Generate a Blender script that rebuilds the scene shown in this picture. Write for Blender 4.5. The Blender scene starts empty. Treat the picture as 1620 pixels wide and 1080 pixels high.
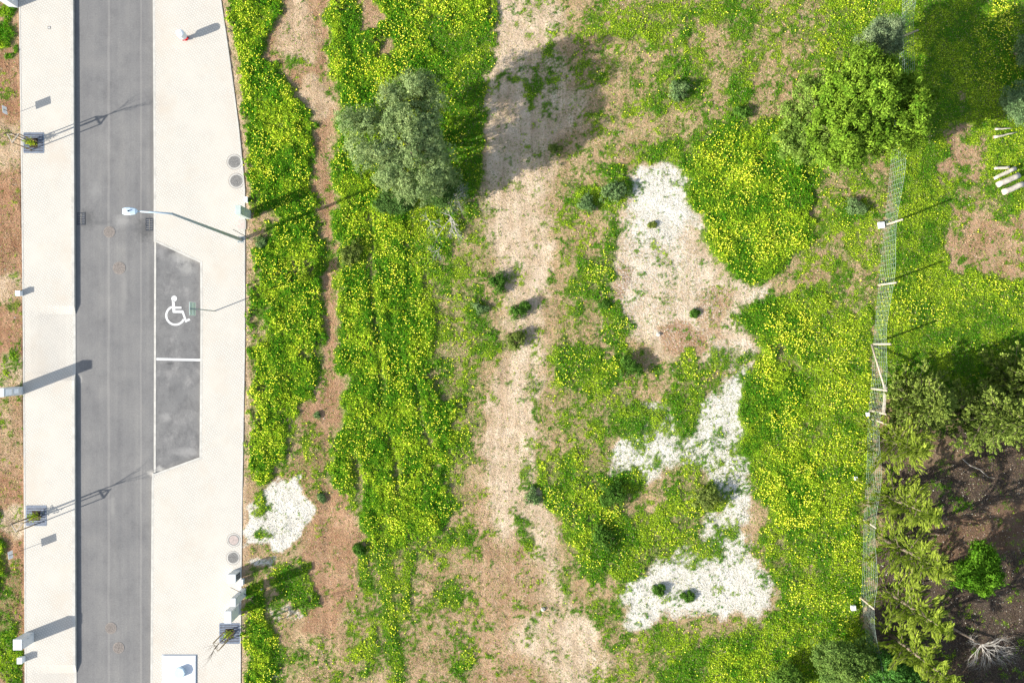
import bpy, math, random
import numpy as np
from mathutils import Vector

# ------------------------------------------------------------------ camera, world, sun, exposure
SC = bpy.context.scene
CAMH = 42.07                      # metres above the ground; 30 photo pixels are one metre on the ground
cd = bpy.data.cameras.new("camera"); cam = bpy.data.objects.new("camera", cd)
SC.collection.objects.link(cam); SC.camera = cam
cam.location = (0, 0, CAMH); cam.rotation_euler = (0, 0, 0)
cd.sensor_width = 36; cd.lens = 18.0 / (27.0 / CAMH)
cd.clip_end = 2000
SUN_EL = 24.0; SX, SY = 0.932, 0.362          # where shadows point on the ground
w = bpy.data.worlds.new("World"); SC.world = w; w.use_nodes = True
nt = w.node_tree; bg = nt.nodes["Background"]
sky = nt.nodes.new("ShaderNodeTexSky"); sky.sky_type = 'NISHITA'; sky.sun_disc = False
sky.sun_elevation = math.radians(SUN_EL); sky.sun_rotation = math.atan2(-SX, -SY)
hs = nt.nodes.new('ShaderNodeHueSaturation'); hs.inputs['Saturation'].default_value = .72
nt.links.new(sky.outputs[0], hs.inputs['Color']); nt.links.new(hs.outputs[0], bg.inputs[0]); bg.inputs[1].default_value = 0.115
sl = bpy.data.lights.new("sun", 'SUN'); sl.energy = 4.4; sl.angle = math.radians(0.6); sl.color = (1.0, 0.945, 0.86)
so = bpy.data.objects.new("sun", sl); SC.collection.objects.link(so)
ce = math.cos(math.radians(SUN_EL))
so.rotation_euler = Vector((SX*ce, SY*ce, -math.sin(math.radians(SUN_EL)))).to_track_quat('-Z', 'Y').to_euler()
so.location = (-40, -20, 30)
SC.view_settings.view_transform = 'Standard'; SC.view_settings.look = 'None'
SC.view_settings.exposure = 1.14; SC.view_settings.gamma = 1
SC.cycles.max_bounces = 5; SC.cycles.diffuse_bounces = 3; SC.cycles.glossy_bounces = 2
SC.cycles.transmission_bounces = 4; SC.cycles.transparent_max_bounces = 4

# ------------------------------------------------------------------ helpers
RNG = np.random.default_rng(7)
random.seed(7)
COL = SC.collection
def W(px, py): return ((px-810.0)/30.0, (540.0-py)/30.0)          # survey position on the ground
def WH(px, py, h):                                                 # same, for something standing at height h
    k = (CAMH-h)/CAMH; return ((px-810.0)/30.0*k, (540.0-py)/30.0*k)

class MB:
    def __init__(s): s.v = []; s.f = []
    def add(s, vs, fs):
        b = len(s.v); s.v += [tuple(map(float, q)) for q in vs]; s.f += [tuple(i+b for i in f) for f in fs]
    def box(s, x0, x1, y0, y1, z0, z1):
        s.add([(x0,y0,z0),(x1,y0,z0),(x1,y1,z0),(x0,y1,z0),(x0,y0,z1),(x1,y0,z1),(x1,y1,z1),(x0,y1,z1)],
              [(3,2,1,0),(4,5,6,7),(0,1,5,4),(1,2,6,5),(2,3,7,6),(3,0,4,7)])
    def prism(s, poly, z0, z1):
        n = len(poly); a = sum(poly[i][0]*poly[(i+1)%n][1]-poly[(i+1)%n][0]*poly[i][1] for i in range(n))
        if a < 0: poly = poly[::-1]
        s.add([(x,y,z0) for x,y in poly]+[(x,y,z1) for x,y in poly],
              [tuple(range(n-1,-1,-1)), tuple(range(n,2*n))]+[(i,(i+1)%n,n+(i+1)%n,n+i) for i in range(n)])
    def cyl(s, cx, cy, z0, z1, r0, r1=None, n=24):
        s.lathe(cx, cy, [(r0, z0), (r0 if r1 is None else r1, z1)], n)
    def lathe(s, cx, cy, prof, n=24):
        vs = []; fs = []
        for r, z in prof:
            for i in range(n):
                a = 2*math.pi*i/n; vs.append((cx+r*math.cos(a), cy+r*math.sin(a), z))
        for k in range(len(prof)-1):
            for i in range(n):
                j = (i+1)%n; fs.append((k*n+i, k*n+j, (k+1)*n+j, (k+1)*n+i))
        fs.append(tuple(range(n-1,-1,-1))); fs.append(tuple((len(prof)-1)*n+i for i in range(n)))
        s.add(vs, fs)
    def ring(s, cx, cy, r0, r1, z0, z1, n=32):
        vs = []; fs = []
        for i in range(n):
            a = 2*math.pi*i/n; c, q = math.cos(a), math.sin(a)
            vs += [(cx+r0*c,cy+r0*q,z0),(cx+r1*c,cy+r1*q,z0),(cx+r1*c,cy+r1*q,z1),(cx+r0*c,cy+r0*q,z1)]
        for i in range(n):
            a = 4*i; b = 4*((i+1)%n)
            fs += [(a+3,a+2,b+2,b+3),(a+2,a+1,b+1,b+2),(a,a+3,b+3,b),(a+1,a,b,b+1)]
        s.add(vs, fs)
    def tube(s, pts, rads, n=6):
        pts = [Vector(p) for p in pts]; 
        if not hasattr(rads, '__len__'): rads = [rads]*len(pts)
        vs = []; fs = []; up = None
        for k, p in enumerate(pts):
            d = (pts[min(k+1,len(pts)-1)]-pts[max(k-1,0)])
            d = d.normalized() if d.length > 1e-9 else Vector((0,0,1))
            if up is None: up = d.orthogonal().normalized()
            up = (up-d*up.dot(d)); up = up.normalized() if up.length > 1e-6 else d.orthogonal().normalized()
            e = d.cross(up)
            for i in range(n):
                a = 2*math.pi*i/n; q = p+(up*math.cos(a)+e*math.sin(a))*rads[k]; vs.append(tuple(q))
        for k in range(len(pts)-1):
            for i in range(n):
                j = (i+1)%n; fs.append((k*n+i, k*n+j, (k+1)*n+j, (k+1)*n+i))
        fs.append(tuple(range(n-1,-1,-1))); fs.append(tuple((len(pts)-1)*n+i for i in range(n)))
        s.add(vs, fs)
    def obox(s, c, u, v, n, hu, hv, hn):                            # box from centre, three axes and half sizes
        c, u, v, n = map(Vector, (c,u,v,n)); q = []
        for a,b,d in ((-1,-1,-1),(1,-1,-1),(1,1,-1),(-1,1,-1),(-1,-1,1),(1,-1,1),(1,1,1),(-1,1,1)):
            q.append(tuple(c+u*hu*a+v*hv*b+n*hn*d))
        s.add(q, [(3,2,1,0),(4,5,6,7),(0,1,5,4),(1,2,6,5),(2,3,7,6),(3,0,4,7)])
    def build(s, name, mat, parent=None, smooth=False, bevel=0):
        me = bpy.data.meshes.new(name); me.from_pydata(s.v, [], s.f); me.update()
        if smooth: me.polygons.foreach_set("use_smooth", [True]*len(me.polygons))
        me.materials.append(mat)
        o = bpy.data.objects.new(name, me); COL.objects.link(o)
        if parent: o.parent = parent
        if bevel:
            m = o.modifiers.new("b", 'BEVEL'); m.width = bevel; m.segments = 2; m.limit_method = 'ANGLE'
        return o
def tag(o, label=None, cat=None, group=None, kind=None):
    if label: o["label"] = label
    if cat: o["category"] = cat
    if group: o["group"] = group
    if kind: o["kind"] = kind
    return o
def thing(name, label, cat, loc=(0,0,0), group=None, rz=0):
    o = bpy.data.objects.new(name, None); COL.objects.link(o); o.empty_display_size = .3
    o.location = loc; o.rotation_euler = (0,0,rz)
    return tag(o, label, cat, group)
KIDS = {}
def copy_tree(o, loc=None, label=None, parent=None, rz=None):
    c = o.copy(); COL.objects.link(c)
    if parent: c.parent = parent
    if loc is not None: c.location = loc
    if label: c["label"] = label
    if rz is not None: c.rotation_euler = (0,0,rz)
    for ch in list(o.children): copy_tree(ch, parent=c)
    return c

# numpy mesh of many equal polygons, with a colour per face
def np_mesh(name, verts, k, mat, parent=None, col=None):
    n = len(verts)//k
    me = bpy.data.meshes.new(name)
    me.vertices.add(n*k); me.vertices.foreach_set("co", np.ascontiguousarray(verts, dtype=np.float32).ravel())
    me.loops.add(n*k); me.loops.foreach_set("vertex_index", np.arange(n*k, dtype=np.int32))
    me.polygons.add(n); me.polygons.foreach_set("loop_start", np.arange(0, n*k, k, dtype=np.int32))
    me.update(calc_edges=True)
    if col is not None:
        a = me.attributes.new("col", 'FLOAT_COLOR', 'FACE')
        c4 = np.ones((n,4), dtype=np.float32); c4[:,:3] = np.clip(col,0,1); a.data.foreach_set("color", c4.ravel())
    me.materials.append(mat)
    o = bpy.data.objects.new(name, me); COL.objects.link(o)
    if parent: o.parent = parent
    return o
def unit(a): return a/np.maximum(np.linalg.norm(a, axis=1, keepdims=True), 1e-9)
def leaf_quads(P, U, L, Wd, N=None):                                # rhombic leaves: centre, long axis, half length, half width
    n = len(P)
    if N is None: N = unit(RNG.normal(size=(n,3)))
    V = unit(np.cross(U, N)); L = np.broadcast_to(L,(n,))[:,None]; Wd = np.broadcast_to(Wd,(n,))[:,None]
    out = np.empty((n,4,3)); out[:,0] = P-U*L; out[:,1] = P+V*Wd; out[:,2] = P+U*L; out[:,3] = P-V*Wd
    return out.reshape(-1,3)
def tint(n, base, alt, var=.28, t=None):
    t = RNG.random(n) if t is None else t
    c = np.array(base)[None,:]*(1-t[:,None])+np.array(alt)[None,:]*t[:,None]
    return c*(1+var*RNG.normal(size=(n,1))).clip(.45,1.8)

class Noise:
    def __init__(s, scale, seed):
        s.s = scale; r = np.random.default_rng(seed); s.nx = int(140/scale)+4; s.ny = int(110/scale)+4
        s.g = r.random((s.ny, s.nx)).astype(np.float32)
    def __call__(s, x, y):
        u = (np.asarray(x)+70)/s.s; v = (np.asarray(y)+55)/s.s
        u = np.clip(u,0,s.nx-2.001); v = np.clip(v,0,s.ny-2.001)
        i = u.astype(int); j = v.astype(int); fu = u-i; fv = v-j
        fu = fu*fu*(3-2*fu); fv = fv*fv*(3-2*fv); g = s.g
        return (g[j,i]*(1-fu)+g[j,i+1]*fu)*(1-fv)+(g[j+1,i]*(1-fu)+g[j+1,i+1]*fu)*fv
def fbm(x, y, scale, seed, octs=3, gain=.5):
    t = 0; a = 1; s = 0
    for k in range(octs):
        t = t+a*Noise(scale/2**k, seed*31+k)(x,y); s += a; a *= gain
    return t/s
def sstep(a): a = np.clip(a,0,1); return a*a*(3-2*a)

# ------------------------------------------------------------------ materials
def mat_new(name, rough=.8, spec=.3):
    m = bpy.data.materials.new(name); m.use_nodes = True; b = m.node_tree.nodes["Principled BSDF"]
    b.inputs["Roughness"].default_value = rough; b.inputs["Specular IOR Level"].default_value = spec
    return m, m.node_tree, b
def node(nt, t, **kw):
    n = nt.nodes.new(t)
    for k, v in kw.items(): setattr(n, k, v)
    return n
def noise_tex(nt, vec, scale, detail=3, rough=.55):
    n = node(nt, "ShaderNodeTexNoise"); n.inputs["Scale"].default_value = scale
    n.inputs["Detail"].default_value = detail; n.inputs["Roughness"].default_value = rough
    nt.links.new(vec, n.inputs["Vector"]); return n.outputs["Fac"]
def ramp(nt, fac, stops):
    r = node(nt, "ShaderNodeValToRGB"); e = r.color_ramp.elements
    while len(e) < len(stops): e.new(.5)
    for q, (p, c) in zip(e, stops): q.position = p; q.color = (*c, 1) if len(c) == 3 else c
    nt.links.new(fac, r.inputs[0]); return r.outputs[0]
def mix(nt, fac, a, b, mode='MIX'):
    m = node(nt, "ShaderNodeMix", data_type='RGBA', blend_type=mode)
    for sock, v in ((m.inputs[0], fac), (m.inputs[6], a), (m.inputs[7], b)):
        if isinstance(v, (int, float)): sock.default_value = v
        elif isinstance(v, tuple): sock.default_value = (*v, 1)
        else: nt.links.new(v, sock)
    return m.outputs[2]
def math_n(nt, op, a, b=None, c=None):
    m = node(nt, "ShaderNodeMath", operation=op)
    for s, v in zip(m.inputs, (a,b,c)):
        if v is None: continue
        if isinstance(v, (int,float)): s.default_value = v
        else: nt.links.new(v, s)
    return m.outputs[0]
def pos(nt, scale=(1,1,1), rot=(0,0,0)):
    g = node(nt, "ShaderNodeNewGeometry"); m = node(nt, "ShaderNodeMapping")
    m.inputs["Scale"].default_value = scale; m.inputs["Rotation"].default_value = rot
    nt.links.new(g.outputs["Position"], m.inputs[0]); return m.outputs[0]
def bump(nt, b, h, strength=.4, dist=.03):
    n = node(nt, "ShaderNodeBump"); n.inputs["Strength"].default_value = strength; n.inputs["Distance"].default_value = dist
    nt.links.new(h, n.inputs["Height"]); nt.links.new(n.outputs[0], b.inputs["Normal"])
def simple(name, col, rough=.7, var=.12, scale=6, spec=.3, metal=0, bmp=.15):
    m, t, b = mat_new(name, rough, spec); b.inputs["Metallic"].default_value = metal
    p = pos(t); n = noise_tex(t, p, scale, 4, .65)
    lo = tuple(max(0,c*(1-var*1.6)) for c in col); hi = tuple(min(1,c*(1+var)) for c in col)
    t.links.new(ramp(t, n, [(.3, lo), (.7, hi)]), b.inputs["Base Color"])
    if bmp: bump(t, b, noise_tex(t, p, scale*8, 2), bmp, .01)
    return m
def leaf_mat(name, transl=.3, scale=1.0):
    m = bpy.data.materials.new(name); m.use_nodes = True; t = m.node_tree; t.nodes.clear()
    o = node(t, "ShaderNodeOutputMaterial"); a = node(t, "ShaderNodeAttribute", attribute_name="col")
    d = node(t, "ShaderNodeBsdfDiffuse"); r = node(t, "ShaderNodeBsdfTranslucent"); mx = node(t, "ShaderNodeMixShader")
    nz = noise_tex(t, pos(t), 1.3, 2); var = ramp(t, nz, [(.3,(.88*scale,.92*scale,.9*scale)),(.7,(1.1*scale,1.06*scale,1.0*scale))])
    c = mix(t, 1.0, a.outputs["Color"], var, 'MULTIPLY')
    t.links.new(c, d.inputs[0]); t.links.new(mix(t, 1.0, c, (1.15,1.2,.55), 'MULTIPLY'), r.inputs[0])
    mx.inputs[0].default_value = transl
    t.links.new(d.outputs[0], mx.inputs[1]); t.links.new(r.outputs[0], mx.inputs[2]); t.links.new(mx.outputs[0], o.inputs[0])
    return m
M = {}
M['leaf'] = leaf_mat('leaf', .30)
M['crown'] = leaf_mat('crown_leaf', .13)
M['petal'] = leaf_mat('petal', .25)
M['clod'] = leaf_mat('clod', .0)
M['bark'] = simple('bark', (.20,.155,.115), .9, .35, 12)
M['deadwood'] = simple('dead_wood', (.50,.47,.42), .9, .25, 9)
M['palewood'] = simple('pale_wood', (.55,.49,.40), .85, .2, 7)
M['stakewood'] = simple('stake_wood', (.34,.24,.13), .85, .25, 9)
M['postwood'] = simple('fence_post_wood', (.48,.40,.31), .9, .25, 10)
M['white'] = simple('white_paint', (.72,.74,.76), .6, .05, 4, bmp=.05)
M['concrete'] = simple('pale_concrete', (.56,.55,.52), .85, .1, 7)
M['cabwhite'] = simple('cabinet_white', (.60,.62,.63), .6, .06, 5)
M['cabgrey'] = simple('cabinet_grey', (.40,.42,.43), .6, .08, 5)
M['panel'] = simple('panel_light', (.84,.88,.92), .5, .04, 5)
M['cabgreen'] = simple('cabinet_grey_green', (.46,.53,.49), .55, .08, 5)
M['darkdoor'] = simple('dark_door', (.05,.06,.08), .4, .2, 5)
M['steel'] = simple('galvanised_steel', (.36,.40,.40), .5, .1, 8, spec=.5, metal=.2)
M['paleblue'] = simple('lamp_enamel', (.50,.62,.71), .4, .04, 4, spec=.5)
M['signback'] = simple('sign_back', (.74,.83,.81), .5, .06, 4)
M['darksteel'] = simple('dark_steel', (.07,.075,.085), .6, .3, 12)
M['grate'] = simple('grate_steel', (.20,.24,.31), .5, .2, 9, metal=.2)
M['iron'] = simple('cast_iron', (.27,.26,.24), .8, .5, 30)
M['dirtyiron'] = simple('dusty_iron', (.28,.245,.215), .9, .3, 18)
M['holesoil'] = simple('planting_soil', (.06,.045,.035), .95, .5, 20)
M['red'] = simple('red_paint', (.55,.02,.03), .45, .1, 5)
M['pink'] = simple('pinkish_cover', (.55,.46,.41), .85, .12, 8)
M['stone'] = simple('rough_stone', (.52,.48,.42), .9, .2, 9)
M['markwhite'] = simple('marking_paint', (.72,.72,.70), .7, .07, 9)
M['kerb'] = simple('kerb_concrete', (.52,.50,.45), .85, .12, 3)
M['wire'] = simple('galvanised_wire', (.34,.43,.37), .5, .1, 5, metal=.1, bmp=0)

# asphalt
def stain(t, col, px, py, rx, ry, c, amt):                          # a stain or dusty patch with a ragged edge
    x_, y_ = W(px,py); g = node(t,"ShaderNodeNewGeometry"); m_ = node(t,"ShaderNodeMapping"); m_.vector_type = 'POINT'
    m_.inputs["Location"].default_value = (-x_*30/rx,-y_*30/ry,0); m_.inputs["Scale"].default_value = (30/rx,30/ry,0)
    t.links.new(g.outputs["Position"],m_.inputs[0]); l = node(t,"ShaderNodeVectorMath",operation='LENGTH'); t.links.new(m_.outputs[0],l.inputs[0])
    d = math_n(t,'ADD',l.outputs["Value"],math_n(t,'MULTIPLY_ADD',noise_tex(t,pos(t),4.5,5,.7),1.6,-.8))
    return mix(t, ramp(t,d,[(.25,(amt,)*3),(1.,(0,0,0))]), col, c)
def asphalt(name, base, streak=True):
    m, t, b = mat_new(name, .9, .25)
    fine = noise_tex(t, pos(t), 14, 4, .7)
    col = ramp(t, fine, [(.25, tuple(c*.80 for c in base)), (.75, tuple(c*1.16 for c in base))])
    big = noise_tex(t, pos(t,(.5,.35,1)), 1.0, 4, .6)
    col = mix(t, 1.0, col, ramp(t, big, [(.3,(.90,.90,.91)),(.7,(1.1,1.09,1.07))]), 'MULTIPLY')
    if streak:
        st = noise_tex(t, pos(t,(3.2,.035,1)), 1.0, 4, .6)
        col = mix(t, 1.0, col, ramp(t, st, [(.3,(.91,.91,.92)),(.52,(1,1,1)),(.72,(1.09,1.08,1.06))]), 'MULTIPLY')
        pt = noise_tex(t, pos(t,(1.1,.8,1)), .8, 5, .72); col = mix(t, 1.0, col, ramp(t, pt, [(.32,(.84,.84,.85)),(.5,(1,1,1)),(.70,(1.12,1.11,1.09))]), 'MULTIPLY')
        scr = noise_tex(t, pos(t,(9,.5,1)), 1.0, 3, .7); col = mix(t, ramp(t, scr, [(.72,(0,0,0)),(.78,(.22,.22,.22))]), col, (.42,.41,.39))
        g = node(t, "ShaderNodeNewGeometry"); sp = node(t, "ShaderNodeSeparateXYZ"); t.links.new(g.outputs["Position"], sp.inputs[0])
        for xx, ww in ((W(172,0)[0], .06), (W(223,0)[0], .05)):     # pale paving seams
            wob = math_n(t, 'MULTIPLY_ADD', noise_tex(t, pos(t,(.0,.25,1)), 1.0, 2), .12, -.06)
            d = math_n(t, 'ABSOLUTE', math_n(t, 'SUBTRACT', math_n(t,'ADD',sp.outputs[0],wob), xx))
            f = math_n(t, 'MULTIPLY', math_n(t, 'LESS_THAN', d, ww), .22)
            col = mix(t, f, col, (.36,.34,.31))
        for q in ((138,346,16,20,(.07,.07,.07),.6),(229,362,20,26,(.06,.06,.06),.65),(160,352,22,6,(.11,.11,.11),.5),(192,350,16,14,(.33,.32,.30),.5),(215,360,20,8,(.13,.13,.13),.4),(241,748,10,6,(.5,.47,.42),.8),(150,300,14,22,(.27,.265,.25),.5),(240,460,5,70,(.12,.115,.11),.5),(240,230,4,160,(.13,.125,.12),.4),(195,460,8,40,(.26,.25,.235),.5),(178,800,5,30,(.28,.27,.25),.5),(128,600,3,8,(.4,.38,.34),.6)):
            col = stain(t, col, *q)
    else:
        sc = noise_tex(t, pos(t,(.9,.6,1)), 1.4, 5, .75)
        col = mix(t, ramp(t, sc, [(.52,(0,0,0)),(.78,(.6,.6,.6))]), col, (.36,.345,.325))
        dk = noise_tex(t, pos(t,(1,.7,1)), 1.9, 4, .7); col = mix(t, 1.0, col, ramp(t, dk, [(.32,(.74,.74,.75)),(.55,(1.02,1.02,1.02))]), 'MULTIPLY')
    if not streak:
        for q in ((290,408,26,14,(.42,.41,.38),.5),(296,425,14,14,(.40,.39,.36),.45),(255,400,8,16,(.3,.29,.28),.4),(262,660,12,10,(.34,.33,.31),.5),(298,715,26,10,(.36,.35,.33),.5),(270,575,8,3,(.06,.06,.06),.6),(252,742,10,7,(.5,.48,.44),.7),(285,620,14,40,(.13,.13,.13),.4)):
            col = stain(t, col, *q)
    t.links.new(col, b.inputs["Base Color"]); bump(t, b, noise_tex(t, pos(t), 40, 2), .3, .01)
    return m
M['asphalt'] = asphalt('asphalt', (.190,.187,.182))
M['asphalt_bay'] = asphalt('bay_asphalt', (.178,.176,.172), False)

t_ = M['markwhite'].node_tree; b_ = t_.nodes["Principled BSDF"]; l_ = b_.inputs["Base Color"].links[0].from_socket
t_.links.new(mix(t_, ramp(t_, noise_tex(t_,pos(t_),16,5,.8), [(.56,(0,0,0)),(.70,(.75,.75,.75))]), l_, (.26,.26,.25)), b_.inputs["Base Color"])
# calcada: small limestone setts laid on the diagonal
m, t, b = mat_new('limestone_setts', .85, .3)
br = node(t, "ShaderNodeTexBrick"); t.links.new(pos(t,(1,1,1),(0,0,math.radians(45))), br.inputs["Vector"])
br.offset = .5; br.inputs["Scale"].default_value = 1; br.inputs["Brick Width"].default_value = .13; br.inputs["Row Height"].default_value = .13
br.inputs["Mortar Size"].default_value = .013; br.inputs["Bias"].default_value = -.3
br.inputs["Color1"].default_value = (.575,.545,.485,1); br.inputs["Color2"].default_value = (.53,.50,.445,1); br.inputs["Mortar"].default_value = (.40,.365,.31,1)
fade = noise_tex(t, pos(t), .55, 4, .7)
c = mix(t, ramp(t, fade, [(.40,(.0,.0,.0)),(.70,(.75,.75,.75))]), br.outputs["Color"], (.565,.525,.455))
st = noise_tex(t, pos(t,(1,.8,1)), .45, 5, .7)
c = mix(t, ramp(t, st, [(.50,(0,0,0)),(.74,(.6,.6,.6))]), c, (.50,.43,.345))
sp_ = noise_tex(t, pos(t), 9, 3, .8)
c = mix(t, ramp(t, sp_, [(.64,(0,0,0)),(.76,(.6,.6,.6))]), c, (.38,.33,.27))
t.links.new(c, b.inputs["Base Color"]); bump(t, b, br.outputs["Fac"], -.25, .01)
M['calcada'] = m

# ------------------------------------------------------------------ survey of the field: what grows and what soil lies where
GX0, GX1, GY0, GY1 = -40, 1660, -40, 1120       # in survey pixels
ST = 4
gx = np.arange(GX0, GX1+1, ST, dtype=float); gy = np.arange(GY0, GY1+1, ST, dtype=float)
PX, PY = np.meshgrid(gx, gy)
wx, wy = W(PX, PY)
wpx = PX + (fbm(wx,wy,1.6,1,3)-.5)*44 + (Noise(.28,5)(wx,wy)-.5)*13+(Noise(.6,7)(wx,wy)-.5)*14
wpy = PY + (fbm(wx,wy,1.6,2,3)-.5)*44 + (Noise(.28,6)(wx,wy)-.5)*13+(Noise(.6,8)(wx,wy)-.5)*14
def sd_poly(poly, X, Y):
    n = len(poly); ins = np.zeros(X.shape, bool); dmin = np.full(X.shape, 1e9)
    for i in range(n):
        (x1,y1),(x2,y2) = poly[i], poly[(i+1)%n]
        if y1 != y2:
            ins ^= ((y1 > Y) != (y2 > Y)) & (X < (x2-x1)*(Y-y1)/(y2-y1)+x1)
        dx, dy = x2-x1, y2-y1; tt = np.clip(((X-x1)*dx+(Y-y1)*dy)/(dx*dx+dy*dy+1e-9),0,1)
        dmin = np.minimum(dmin, (X-x1-tt*dx)**2+(Y-y1-tt*dy)**2)
    return np.where(ins, 1, -1)*np.sqrt(dmin)
def wpoly(poly, f=14, warp=True):
    return sstep(sd_poly(poly, wpx if warp else PX, wpy if warp else PY)/f+.5)
def wblob(cx, cy, rx, ry, f=.5):
    d = np.sqrt(((wpx-cx)/rx)**2+((wpy-cy)/ry)**2); return sstep((1-d)/f+.5)
def wline(pts, wd):
    dmin = np.full(PX.shape, 1e9)
    for (x1,y1),(x2,y2) in zip(pts, pts[1:]):
        X = PX+(wpx-PX)*.35; Y = PY
        dx, dy = x2-x1, y2-y1; tt = np.clip(((X-x1)*dx+(Y-y1)*dy)/(dx*dx+dy*dy+1e-9),0,1)
        dmin = np.minimum(dmin, (X-x1-tt*dx)**2+(Y-y1-tt*dy)**2)
    return np.exp(-dmin/(wd*wd))
C = np.full(PX.shape, .30)      # plant cover
FL = np.full(PX.shape, .05)     # flowers
TH = np.full(PX.shape, .07)     # height of the growth
HU = np.full(PX.shape, .35)     # 0 deep green .. 1 yellow green
RED = np.full(PX.shape, .22); SAND = np.full(PX.shape, .25); CHK = np.zeros(PX.shape); LIT = np.zeros(PX.shape)
def put(wt, c=None, fl=None, th=None, hu=None):
    global C, FL, TH, HU
    if c is not None: C = C*(1-wt)+c*wt
    if fl is not None: FL = FL*(1-wt)+fl*wt
    if th is not None: TH = TH*(1-wt)+th*wt
    if hu is not None: HU = HU*(1-wt)+hu*wt
def soil(wt, red=None, sand=None, chk=None, lit=None):
    global RED, SAND, CHK, LIT
    if red is not None: RED = RED*(1-wt)+red*wt
    if sand is not None: SAND = SAND*(1-wt)+sand*wt
    if chk is not None: CHK = CHK*(1-wt)+chk*wt
    if lit is not None: LIT = LIT*(1-wt)+lit*wt
# sparse field
put(wpoly([(930,-40),(1290,-40),(1300,60),(1240,230),(1100,250),(930,260)],60), .39, .04, .06, .6)
put(wpoly([(1000,-40),(1440,-40),(1440,60),(1300,70),(1240,40),(1130,45),(1000,50)],30), .52, .10, .08, .6)
put(wpoly([(1290,-40),(1445,-40),(1445,60),(1400,90),(1300,110)],30), .85, .15, .12, .75)
put(wpoly([(870,290),(960,260),(1000,500),(900,560),(880,420)],50), .40, .05)
put(wpoly([(600,880),(760,850),(800,1120),(380,1120),(430,1000),(470,960)],40), .30, .10)
put(wpoly([(900,980),(1240,985),(1300,1120),(880,1120),(940,1020)],30), .48, .12, .09, .65)
put(wpoly([(1280,230),(1400,260),(1400,500),(1330,520),(1270,450),(1290,330)],30), .55, .10, .09, .7)
put(wpoly([(880,560),(1000,560),(1010,760),(860,780),(850,700)],40), .46, .15, .09, .6)
put(wpoly([(1020,560),(1180,545),(1190,600),(1120,680),(1030,650)],30), .42, .15, .08)
# middle track: sandy
trk = wpoly([(778,-40),(860,-40),(905,30),(880,75),(925,160),(870,240),(870,330),(850,420),(865,520),(850,620),(845,720),(870,820),(885,900),(930,980),(965,1120),(760,1120),(745,960),(735,850),(765,740),(778,650),(800,560),(790,440),(755,340),(770,230),(765,90)],34)
put(trk, .20, .0, .05, .5); soil(trk, .15, .75)
soil(wpoly([(700,760),(800,760),(900,1000),(880,1120),(600,1120),(640,960),(720,870)],60), .5, .35)
for q in ((815,270,28,22,1.),(820,330,50,60,.8),(850,445,14,26,.95),(820,380,40,60,.8),(800,650,30,60,.7),(800,790,30,70,.8),(880,1020,60,40,.8),(820,205,40,20,.8),(830,30,50,40,.9)):
    soil(wblob(*q[:4],.9), .05, q[4]); put(wblob(*q[:4],.9), .10)
# strip along the pavement
A = [(355,-40),(440,-40),(432,60),(412,100),(432,125),(470,150),(490,180),(500,230),(498,270),(500,300),(505,350),(512,400),(515,450),(520,500),(517,540),(512,570),(505,590),(490,620),(482,660),(470,700),(455,740),(430,768),(398,768),(390,700),(388,400),(388,290),(380,200),(368,100)]
wA = wpoly(A,20); put(wA, .95, .50, .42, .42)
put(wblob(412,372,20,26), .30, .2, .08); put(wblob(412,505,12,30), .55, .4, .12); put(wblob(400,440,10,30), .75)
put(wblob(478,440,22,14), .7); put(wblob(495,550,18,30), .8); put(wblob(405,640,12,50), .8,.5)
# top of strip, bare red path
path = wpoly([(440,-40),(522,-40),(520,110),(524,250),(530,300),(536,350),(538,460),(540,540),(531,600),(526,680),(526,760),(565,800),(570,900),(520,1010),(470,1000),(482,900),(494,800),(462,762),(478,670),(507,592),(520,500),(513,400),(500,270),(495,180),(470,140),(415,100),(424,50)],13)
put(path, .10, .05, .06); soil(path, .62, .2)
put(wblob(520,395,14,14), .6, .3, .1); put(wblob(525,420,10,14), .5); put(wblob(470,105,22,8), .6, .1, .1); put(wblob(445,90,12,10), .4)
put(wblob(515,600,10,12), .4); put(wpoly([(460,670),(525,690),(525,770),(500,790),(450,755)],20), .40, .2, .08)
soil(wblob(470,50,40,60), .35, .5); soil(wblob(500,160,22,40), .3,.5)
# the broad green
B = [(524,-40),(777,-40),(773,70),(765,95),(758,250),(752,320),(715,360),(690,400),(676,450),(692,520),(702,570),(747,620),(752,690),(736,740),(724,790),(712,830),(668,878),(602,884),(584,850),(574,768),(548,775),(527,740),(531,640),(541,540),(540,470),(537,300),(528,100)]
wB = wpoly(B,24); put(wB, .96, .44, .40, .42)
put(wpoly([(672,430),(735,400),(762,460),(778,560),(760,625),(738,800),(700,790),(722,700),(712,640),(690,560)],34), .56, .22, .13, .6)
put(wpoly([(690,400),(770,290),(775,400),(760,470),(700,430)],22), .50, .08, .09, .6)
put(wpoly([(545,5),(590,-5),(592,52),(575,58),(548,28)],8), .12, .1, .06); soil(wblob(570,30,30,35), .5,.3)
put(wblob(604,86,16,16), .25, .3, .08); put(wblob(550,45,14,50), .8,.2)
put(wpoly([(660,40),(777,60),(770,110),(750,340),(690,330),(720,200),(700,110)],16), .97, .14, .16, .18)
put(wpoly([(640,300),(720,320),(700,430),(650,420)],20), .97, .3, .22, .8)
for q in ((722,665,14,20),(705,610,20,12),(680,745,12,14),(690,590,12,18)): put(wblob(*q), .5,.3,.12)
put(wline([(586,340),(590,430),(594,500),(602,560),(606,640)],6), .72, .3, .16)
put(wline([(642,380),(650,440),(652,470)],4), .8, .4, .2); put(wline([(655,600),(668,660),(680,700)],6), .75, .4, .16)
put(wline([(618,690),(624,730),(628,780)],5), .6, .4, .14)
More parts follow.
